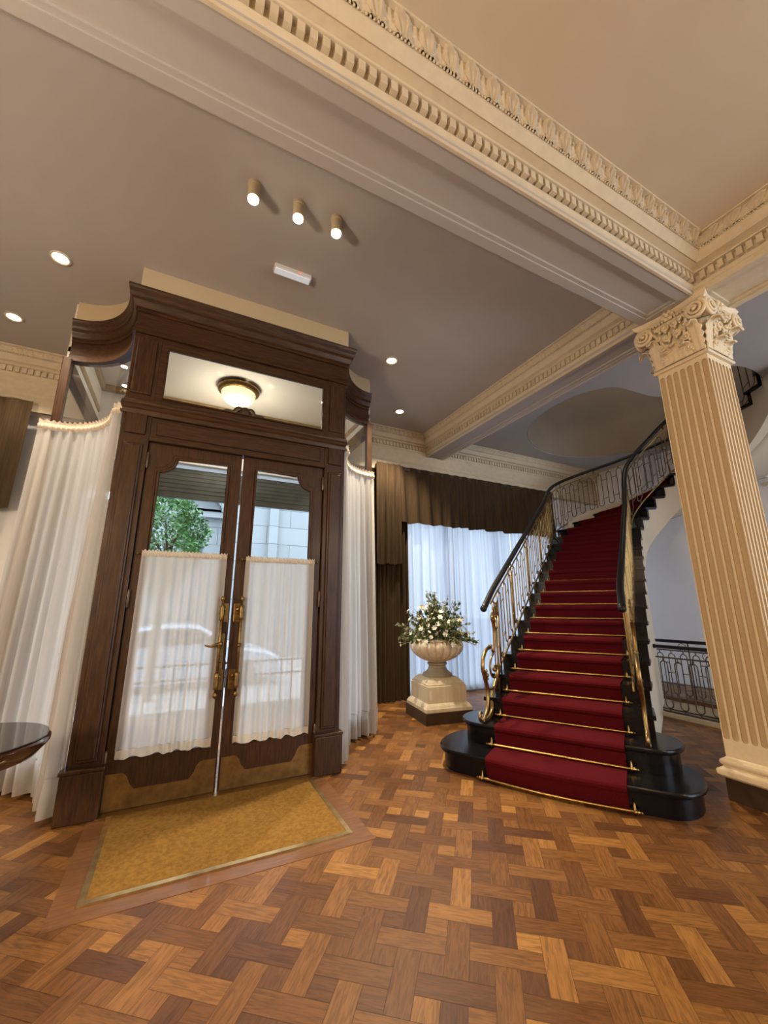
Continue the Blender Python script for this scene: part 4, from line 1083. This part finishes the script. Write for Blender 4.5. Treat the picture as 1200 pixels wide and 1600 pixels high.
# ---- street window and its panes
wr = empty('window_1', ((WX0+WX1)/2, 5.9, .04), 'tall street window behind the sheer curtains', 'window', kind='structure')
b = MB()
xs = [WX0, 4.2, 5.35, 6.5, WX1]
b.box((WX0, 5.85, .04), (WX1, 5.92, .12)).box((WX0, 5.85, 2.87), (WX1, 5.92, 2.95))
for x in xs: b.box((x-.04, 5.85, .04), (x+.04, 5.92, 2.95))
b.build('window_frame', m_whitebox, wr)
for i in range(4):
    b = MB(); b.box((xs[i]+.04, 5.88, .12), (xs[i+1]-.04, 5.886, 2.87)); b.build('pane', m_glass, wr)

# ================================================================== DOORMAT
mt_ = empty('doormat', ((MAT0[0]+MAT1[0])/2, (MAT0[1]+MAT1[1])/2, 0), 'ochre coir doormat in a brass frame sunk before the doors', 'doormat')
b = MB(); b.box((MAT0[0]+.03, MAT0[1]+.03, -.001), (MAT1[0]-.03, MAT1[1], .010)); b.build('coir_pad', m_matt, mt_)
b = MB(); w = .03
b.box((MAT0[0], MAT0[1], -.001), (MAT1[0], MAT0[1]+w, .012)).box((MAT0[0], MAT0[1]+w, -.001), (MAT0[0]+w, MAT1[1], .012)).box((MAT1[0]-w, MAT0[1]+w, -.001), (MAT1[0], MAT1[1], .012))
b.build('brass_frame', mat('frame_brass', (0.62, 0.47, 0.24), (0.45, 0.33, 0.16), 0.3, 0.9, scale=18), mt_)
b = MB(); b.box((-.345, MAT1[1], -.001), (1.14, PY+.09, .008)); b.build('threshold', m_kick, label='worn brass threshold under the doors', kind='structure')

# ================================================================== URN ON PEDESTAL
pc = Vector((3.05, 4.56)); pa = math.radians(-8)
def rot(x, y): return (pc.x+x*math.cos(pa)-y*math.sin(pa), pc.y+x*math.sin(pa)+y*math.cos(pa))
ped = empty('pedestal', (pc.x, pc.y, 0), 'cream painted pedestal with dark plinth under the stone urn', 'pedestal')
def sqs(h, ch=0.0):
    if not ch: return [rot(-h, -h), rot(h, -h), rot(h, h), rot(-h, h)]
    c = h-ch; return [rot(-c, -h), rot(c, -h), rot(h, -c), rot(h, c), rot(c, h), rot(-c, h), rot(-h, c), rot(-h, -c)]
def stackp(mb, lay):
    rows = [[(x, y, z) for x, y in sqs(h)] for h, z in lay]; mb.grid(rows, True); mb.add(rows[0], [(3, 2, 1, 0)]); mb.add(rows[-1], [(0, 1, 2, 3)])
b = MB(); stackp(b, [(.315, 0), (.315, .125), (.31, .13)]); b.build('plinth', m_plinth, ped)
b = MB(); stackp(b, [(.305, .13), (.305, .165), (.297, .175), (.285, .195), (.27, .21), (.262, .215), (.258, .22), (.258, .40), (.258, .402), (.248, .408), (.248, .425), (.235, .432), (.225, .45), (.205, .47), (.19, .48), (.19, .488)]); b.build('body', m_ped, ped)
b = MB(); q0, q1 = rot(-.235, -.2595), rot(-.20, -.2595)
b.hexa([(*rot(-.235, -.2605), .26), (*rot(-.205, -.2605), .26), (*rot(-.205, -.2575), .26), (*rot(-.235, -.2575), .26), (*rot(-.235, -.2605), .36), (*rot(-.205, -.2605), .36), (*rot(-.205, -.2575), .36), (*rot(-.235, -.2575), .36)]); b.build('paper_tag', m_whitebox, ped)
urn = empty('urn', (pc.x, pc.y, .488), 'fluted stone urn full of flowers on the cream pedestal', 'urn')
b = MB(); b.lathe([(.185, 0), (.19, .012), (.185, .03), (.155, .045), (.12, .08), (.105, .125), (.112, .13), (.125, .14), (.125, .155), (.11, .16)], (pc.x, pc.y, .488), 40); b.build('foot', m_stone2, urn, autosmooth=40)
gad = lambda i, a: 1+(.085*abs(math.sin(a*10))**.55-.06)*({1: .4, 9: .8, 10: .3}.get(i, 1 if 1 < i < 9 else 0))
b = MB(); b.lathe([(.10, .16), (.115, .172), (.15, .185), (.22, .215), (.285, .262), (.325, .315), (.338, .36), (.332, .395), (.312, .415), (.305, .425), (.315, .43), (.315, .445), (.29, .452), (.27, .43), (.2, .40), (.01, .39)], (pc.x, pc.y, .488), 240, gad); b.build('bowl', m_stone, urn, autosmooth=60)
# the flowers
rz = random.Random(11)
fa = empty('flower_arrangement', (pc.x, pc.y, .88), 'loose bouquet of cream flowers and greenery standing in the stone urn', 'flowers')
BC = Vector((pc.x, pc.y, .965))
def dirv(el0=0, el1=88):
    a = rz.uniform(0, 2*PI); e = math.radians(rz.uniform(el0, el1)); return Vector((math.cos(a)*math.cos(e), math.sin(a)*math.cos(e), math.sin(e)))
lv = MB(); stem = MB(); tips = []
for i in range(150):
    d = dirv(); L = rz.uniform(.26, .50)*(1.0 if d.z < .8 else 1.22); p0 = BC+Vector((d.x*.08, d.y*.08, -.02)); P = [p0+d*L*t+Vector((0, 0, -.05*t*t*(1-d.z)*1.5)) for t in (0, .33, .66, 1)]
    stem.tube(P, .003, 4); tips.append((P[-1], d))
    for k in range(19):
        t = rz.uniform(.25, 1); c = p0+d*L*t+Vector((0, 0, -.05*t*t)); l = rz.uniform(.03, .065); wdt = l*.34
        ax = (d+Vector((rz.uniform(-1, 1), rz.uniform(-1, 1), rz.uniform(-.8, .9)))).normalized(); sd = ax.orthogonal().normalized(); sd = (Matrix.Rotation(rz.uniform(0, 6.28), 3, ax) @ sd)
        lv.add([c, c+ax*l*.5+sd*wdt, c+ax*l, c+ax*l*.5-sd*wdt], [(0, 1, 2, 3)])
lv.build('foliage', m_leafd, fa, kind='stuff'); stem.build('stems', m_grass, fa, kind='stuff')
gb = MB()
for i in range(60):
    a = rz.uniform(0, 2*PI); d = Vector((math.cos(a), math.sin(a), 0)); h = rz.uniform(.05, .26); r = rz.uniform(.28, .50)
    P = smooth_pts([BC, BC+d*r*.45+Vector((0, 0, h)), BC+d*r*.85+Vector((0, 0, h*.6)), BC+d*r+Vector((0, 0, -.10*rz.random()))], 4)
    gb.tube(P, [.0035*(1-.8*i_/len(P)) for i_ in range(len(P))], 4)
gb.build('grass_blades', m_grass, fa, kind='stuff', smooth=True)
def blossom(name, m, r):
    b = MB()
    for k in range(6):
        a = k*PI/3; d = Vector((math.cos(a), math.sin(a), .25)); s = Vector((-math.sin(a), math.cos(a), 0))
        b.add([(0, 0, 0), d*r*.6+s*r*.32, d*r+Vector((0, 0, r*.1)), d*r*.6-s*r*.32], [(0, 1, 2, 3)])
    b.ball((0, 0, r*.12), r*.22, 6, 4)
    me = bpy.data.meshes.new(name); me.from_pydata([tuple(v) for v in b.v], [], b.f); me.materials.append(m); return me
bl1, bl2 = blossom('blossom', m_petal, .031), blossom('blossom', m_petal2, .028)
for i in range(190):
    t, d = tips[i % len(tips)] if i < 120 else (BC+dirv()*rz.uniform(.26, .42), dirv())
    o = bpy.data.objects.new('flower', bl2 if i % 7 == 3 else bl1); COL.objects.link(o); o.parent = fa
    o.location = t-fa.location; o.rotation_euler = d.to_track_quat('Z', 'Y').to_euler(); s = rz.uniform(.6, 1.25); o.scale = (s, s, s)
    if i % 7 == 3: o['label'] = 'small yellow blossom'

# ================================================================== SIDE TABLE
tc = Vector((-.845, 2.64))
tb = empty('side_table', (tc.x, tc.y, 0), 'round dark wood pedestal table with glass top at the left edge', 'table')
b = MB(); b.lathe([(.29, .665), (.31, .67), (.325, .69), (.345, .712), (.352, .725), (.352, .738), (.345, .745), (.34, .747)], (tc.x, tc.y, 0), 64); b.build('table_top', m_table, tb, autosmooth=40)
b = MB(); b.lathe([(.342, .748), (.344, .751), (.342, .755)], (tc.x, tc.y, 0), 64); b.build('glass_top', mat('table_glass', (0.03, 0.025, 0.02), (0.025, 0.02, 0.018), 0.03, spec=0.9, scale=2), tb)
b = MB(); b.lathe([(.05, .16), (.06, .2), (.045, .24), (.03, .3), (.035, .42), (.055, .5), (.045, .56), (.035, .6), (.10, .66), (.10, .667)], (tc.x, tc.y, 0), 24); b.build('column', m_table, tb, smooth=True)
for k in range(3):
    a = math.radians(78+120*k); d = Vector((math.cos(a), math.sin(a), 0)); c3 = Vector((tc.x, tc.y, 0))
    P = smooth_pts([c3+d*.03+Vector((0, 0, .22)), c3+d*.12+Vector((0, 0, .20)), c3+d*.22+Vector((0, 0, .09)), c3+d*.30+Vector((0, 0, .03)), c3+d*.36+Vector((0, 0, .022))], 5)
    b = MB(); b.tube(P, [.03-.010*i/len(P) for i in range(len(P))], 8); b.ball(P[-1]+Vector((0, 0, .0)), .022, 8, 5); b.build('leg', m_table, tb, smooth=True)

# ================================================================== LIGHTS ON THE CEILING
def downlight(x, y, label, power, cone=105):
    o = empty('downlight', (x, y, ZC-.02), label, 'ceiling light', 'recessed downlights')
    b = MB(); b.lathe([(.075, .02), (.078, .012), (.07, .004), (.058, .008), (.054, .018)], (x, y, ZC-.02), 32); b.build('trim_ring', m_lampring, o, smooth=True)
    b = MB(); b.lathe([(.05, .018), (.048, .009), (.03, .006), (.001, .005)], (x, y, ZC-.02), 24); b.build('lens', m_lamp, o, smooth=True)
    l = lamp('downlight_beam', 'SPOT', (x, y, ZC-.035), power, WARM2, .04, cone, .7); l.parent = o; l.location = (0, 0, -.02)
downlight(-1.185, 3.735, 'recessed downlight nearest the left of the entrance bulkhead', 110)
downlight(-1.79, 4.83, 'recessed downlight at the far left above the dark curtain', 70)
downlight(2.005, 3.775, 'recessed downlight just right of the entrance bulkhead', 260, 84)
downlight(2.72, 4.87, 'recessed downlight near the cornice corner above the urn', 210)
SPL = ['leftmost of the three ceiling spotlights', 'middle one of the three ceiling spotlights', 'rightmost of the three ceiling spotlights']
for i, (x, y) in enumerate([(.185, 2.375), (.50, 2.375), (.79, 2.365)]):
    o = empty('spotlight', (x, y, ZC-.13), SPL[i], 'ceiling light', 'surface spotlights in a row')
    b = MB(); b.lathe([(.035, 0), (.04, .005), (.04, .10), (.045, .105), (.045, .13)], (x, y, ZC-.13), 24); b.build('housing', m_bulk, o, autosmooth=40)
    b = MB(); b.lathe([(.036, .006), (.036, -.012), (.02, -.02), (.001, -.022)], (x, y, ZC-.13), 20); b.build('bulb', m_spot, o, smooth=True)
    l = lamp('spotlight_beam', 'SPOT', (x, y, ZC-.17), 8, WARM2, .03, 90, .6); l.parent = o; l.location = (0, 0, -.03)
em = empty('emergency_light', (.61, 3.0, ZC-.045), 'small white emergency light strip on the ceiling before the bulkhead', 'emergency light')
b = MB(); b.bbox((.45, 2.965, ZC-.045), (.775, 3.045, ZC), .008); b.build('housing', m_whitebox, em)
b = MB(); b.bbox((.46, 2.972, ZC-.052), (.765, 3.038, ZC-.043), .004); b.build('diffuser', m_led, em)
b = MB(); b.box((.66, 2.963, ZC-.026), (.675, 2.967, ZC-.018)); b.build('indicator', emis('red_indicator', (1, .05, .02), 2), em)
# unseen chandeliers, added to carry the hall's fill lights
for x, y, lab in ((-1.6, -1.8, 'left'), (3.05, -1.9, 'right')):
    o = empty('fill_chandelier', (x, y, 2.6), lab+' fill light fitting, added unseen behind the photographer', 'fill_chandelier')
    b = MB(); b.tube([(x, y, 3.1), (x, y, ZC)], .012, 8); b.lathe([(.07, 0), (.06, -.04), (.02, -.06)], (x, y, ZC), 20); b.build('stem', m_oldbrass, o, smooth=True)
    for k in range(6):
        a = k*PI/3; d = Vector((math.cos(a), math.sin(a), 0)); c3 = Vector((x, y, 3.1))
        b = MB(); b.tube(smooth_pts([c3, c3+d*.2+Vector((0, 0, -.12)), c3+d*.42+Vector((0, 0, -.05)), c3+d*.45+Vector((0, 0, .05))], 4), .01, 6); b.build('arm', m_oldbrass, o, smooth=True)
        b = MB(); b.ball(c3+d*.45+Vector((0, 0, .11)), .045, 10, 6, (1, 1, 1.4)); b.build('bulb', m_bowl, o, smooth=True)

o = empty('fill_lamp', (-2.6, .3, 0), 'standing lamp added unseen left of the photographer as fill light', 'lamp')  # added lamp body for the side fill light, out of view
b = MB(); b.lathe([(.16, 0), (.16, .02), (.03, .04), (.014, .08), (.014, 1.5), (.01, 1.56)], (-2.6, .3, 0), 24); b.build('stand', m_oldbrass, o, smooth=True)
b = MB(); b.lathe([(.05, 1.62), (.06, 1.70), (.03, 1.76)], (-2.6, .3, 0), 20); b.build('bulb', m_bowl, o, smooth=True)

# ================================================================== STREET OUTSIDE
b = MB(); b.box((-30, 6.0, -.3), (40, 9.8, -.14)).box((-30, 9.8, -.42), (40, 45, -.28)); b.build('ground', m_pave, label='grey street and pavement outside', kind='structure')
# roller shutter half lowered over the entrance
rs = empty('roller_shutter', (.4, 5.78, 2.77), 'dark grey roller shutter half lowered outside the entrance', 'shutter')
b = MB()
for k in range(7):
    z = 2.775+k*.055; b.prism([(DX0, 5.765), (DX1, 5.765), (DX1, 5.785), (DX0, 5.785)], z, z+.036); b.prism([(DX0, 5.772), (DX1, 5.772), (DX1, 5.785), (DX0, 5.785)], z+.036, z+.055)
b.build('slats', m_shutter, rs); b = MB(); b.bbox((DX0, 5.75, 2.74), (DX1, 5.80, 2.776), .006); b.build('bottom_bar', m_shutter, rs)
# low street grille
gr_ = empty('window_grille', (.4, 6.2, -.14), 'low iron bar grille seen through the door curtains', 'grille')
for k in range(22):
    x = -1.2+k*.155; b = MB(); b.tube([(x, 6.2, -.14), (x, 6.2, .62)], .010, 6); b.build('bar', m_iron, gr_)
b = MB(); b.box((-1.25, 6.185, .40), (2.1, 6.215, .425)).box((-1.25, 6.185, .58), (2.1, 6.215, .605)); b.build('cross_bar', m_iron, gr_)
# pale stone building across the street
mst, nt, bs = newmat('ashlar_stone'); tcn = nt.nodes.new('ShaderNodeTexCoord'); mp = nt.nodes.new('ShaderNodeMapping'); mp.inputs['Rotation'].default_value = (PI/2, 0, 0)
br = nt.nodes.new('ShaderNodeTexBrick'); br.inputs['Scale'].default_value = 1; br.inputs['Brick Width'].default_value = 1.6; br.inputs['Row Height'].default_value = .62; br.inputs['Mortar Size'].default_value = .014
br.inputs['Color1'].default_value = (.19, .205, .215, 1); br.inputs['Color2'].default_value = (.175, .19, .20, 1); br.inputs['Mortar'].default_value = (.09, .096, .1, 1)
nt.links.new(tcn.outputs['Object'], mp.inputs[0]); nt.links.new(mp.outputs[0], br.inputs['Vector']); nt.links.new(br.outputs[0], bs.inputs['Base Color']); bs.inputs['Roughness'].default_value = .9
bd = empty('building', (2.5, 14, -.28), 'pale ashlar stone building across the street', 'building')
b = MB(); b.box((1.3, 14, -.28), (7.5, 22, 5.6)); b.build('wall', mst, bd)
b = MB(); b.box((2.55, 13.86, -.28), (2.85, 14, 5.4)).box((1.3, 13.85, 5.4), (7.6, 14.1, 5.75)); b.build('pilaster', mst, bd)
b2 = empty('building', (-2.2, 15, -.28), 'classical stone building with arched pediment behind the bush', 'building')
b = MB(); b.box((-9, 15, -.28), (1.25, 22, 4.7)); b.build('wall', mst, b2)
b = MB(); P = arc(.2, 4.55, 1.05, .75, 0, 180, 16); Pi = arc(.2, 4.55, .86, .58, 0, 180, 16)
b.plate(P, [Pi[::-1]], ((0, 15, 0), (1, 0, 0), (0, 0, 1), (0, -1, 0)), .35); b.box((-1.1, 14.7, 4.35), (1.25, 15, 4.55)); b.plate(P, [], ((0, 15.1, 0), (1, 0, 0), (0, 0, 1), (0, -1, 0)), .1); b.build('pediment', mst, b2)
b = MB()
for z in (2.6,): b.box((-.15, 14.97, z), (.55, 15.01, z+1.3))
b.build('street_window', m_cargl, b2)
# bush in the street
bu = empty('bush', (-.25, 8.0, -.14), 'dense green street tree seen through the left door pane', 'tree')
b = MB(); b.tube([(-.3, 8, -.14), (-.28, 8.02, 1.2), (-.2, 8, 2.6)], [.08, .065, .03], 8)
for k in range(7):
    a = k*.9; b.tube([(-.25, 8, 1.7+.1*k), (-.25+.4*math.cos(a), 8+.4*math.sin(a), 2.3+.1*k)], [.03, .012], 6)
b.build('trunk', m_bark, bu, smooth=True)
lv = MB(); rb_ = random.Random(5)
for i in range(9000):
    d = Vector((rb_.gauss(0, 1), rb_.gauss(0, 1), rb_.gauss(0, 1))).normalized(); q = rb_.uniform(.55, 1)**.5
    lump = 1+.16*math.sin(d.x*5+1)+.14*math.sin(d.z*6+d.y*4)
    c = Vector((-.36+d.x*.74*q*lump, 8+d.y*.7*q*lump, 2.55+d.z*.86*q*lump))
    ax = (d*.6+Vector((rb_.uniform(-1, 1), rb_.uniform(-1, 1), rb_.uniform(-1, .6)))).normalized(); sd = (Matrix.Rotation(rb_.uniform(0, 6.28), 3, ax) @ ax.orthogonal().normalized()); l = rb_.uniform(.05, .09)
    lv.add([c, c+ax*l*.5+sd*l*.26, c+ax*l, c+ax*l*.5-sd*l*.26], [(0, 1, 2, 3)])
lv.build('foliage', m_leaf, bu, kind='stuff')
# parked car
car = empty('car', (.2, 8.9, -.28), 'light blue parked car faintly visible through the left door curtain', 'car')
y0, y1 = 8.6, 10.2
prof = [(-1.9, .25), (-1.95, .55), (-1.8, .72), (-1.15, .80), (-.75, 1.13), (-.2, 1.22), (.45, 1.19), (1.0, .84), (1.65, .72), (1.95, .55), (1.98, .28)]
pr_ = smooth_pts([(x, 0, z) for x, z in prof], 3)
b = MB(); rows = []
for yy, ins in ((y0, .05), (y0+.06, .0), (y1-.06, 0), (y1, .05)):
    rows.append([(.0+p.x*(1-ins*.3), yy+(.16 if p.z > .85 and yy < y0+.1 else 0)-(.16 if p.z > .85 and yy > y1-.1 else 0), p.z-ins-.22) for p in pr_])
b.grid(rows, False); b.add(rows[0], [tuple(range(len(pr_)))]); b.add(rows[-1], [tuple(range(len(pr_)-1, -1, -1))]); b.build('body', m_car, car, autosmooth=35)
b = MB()
for P in ([(-1.0, .84), (-.72, 1.08), (-.25, 1.16), (-.25, .84)], [(-.18, .84), (-.18, 1.16), (.42, 1.13), (.86, .84)]): b.plate([(x, z-.22) for x, z in P], [], ((0, y0+.15, 0), (1, 0, 0), (0, 0, 1), (0, -1, 0)), .02)
b.build('side_window', m_cargl, car)
for x in (-1.2, 1.2):
    b = MB(); vs = [(x+.31*math.cos(a), y0-.01, .03+.31*math.sin(a)) for a in [2*PI*i/24 for i in range(24)]]; vs2 = [(p[0], y0+.2, p[2]) for p in vs]; b.grid([vs, vs2], True); b.add(vs, [tuple(range(24))]); b.build('wheel', m_tyre, car)
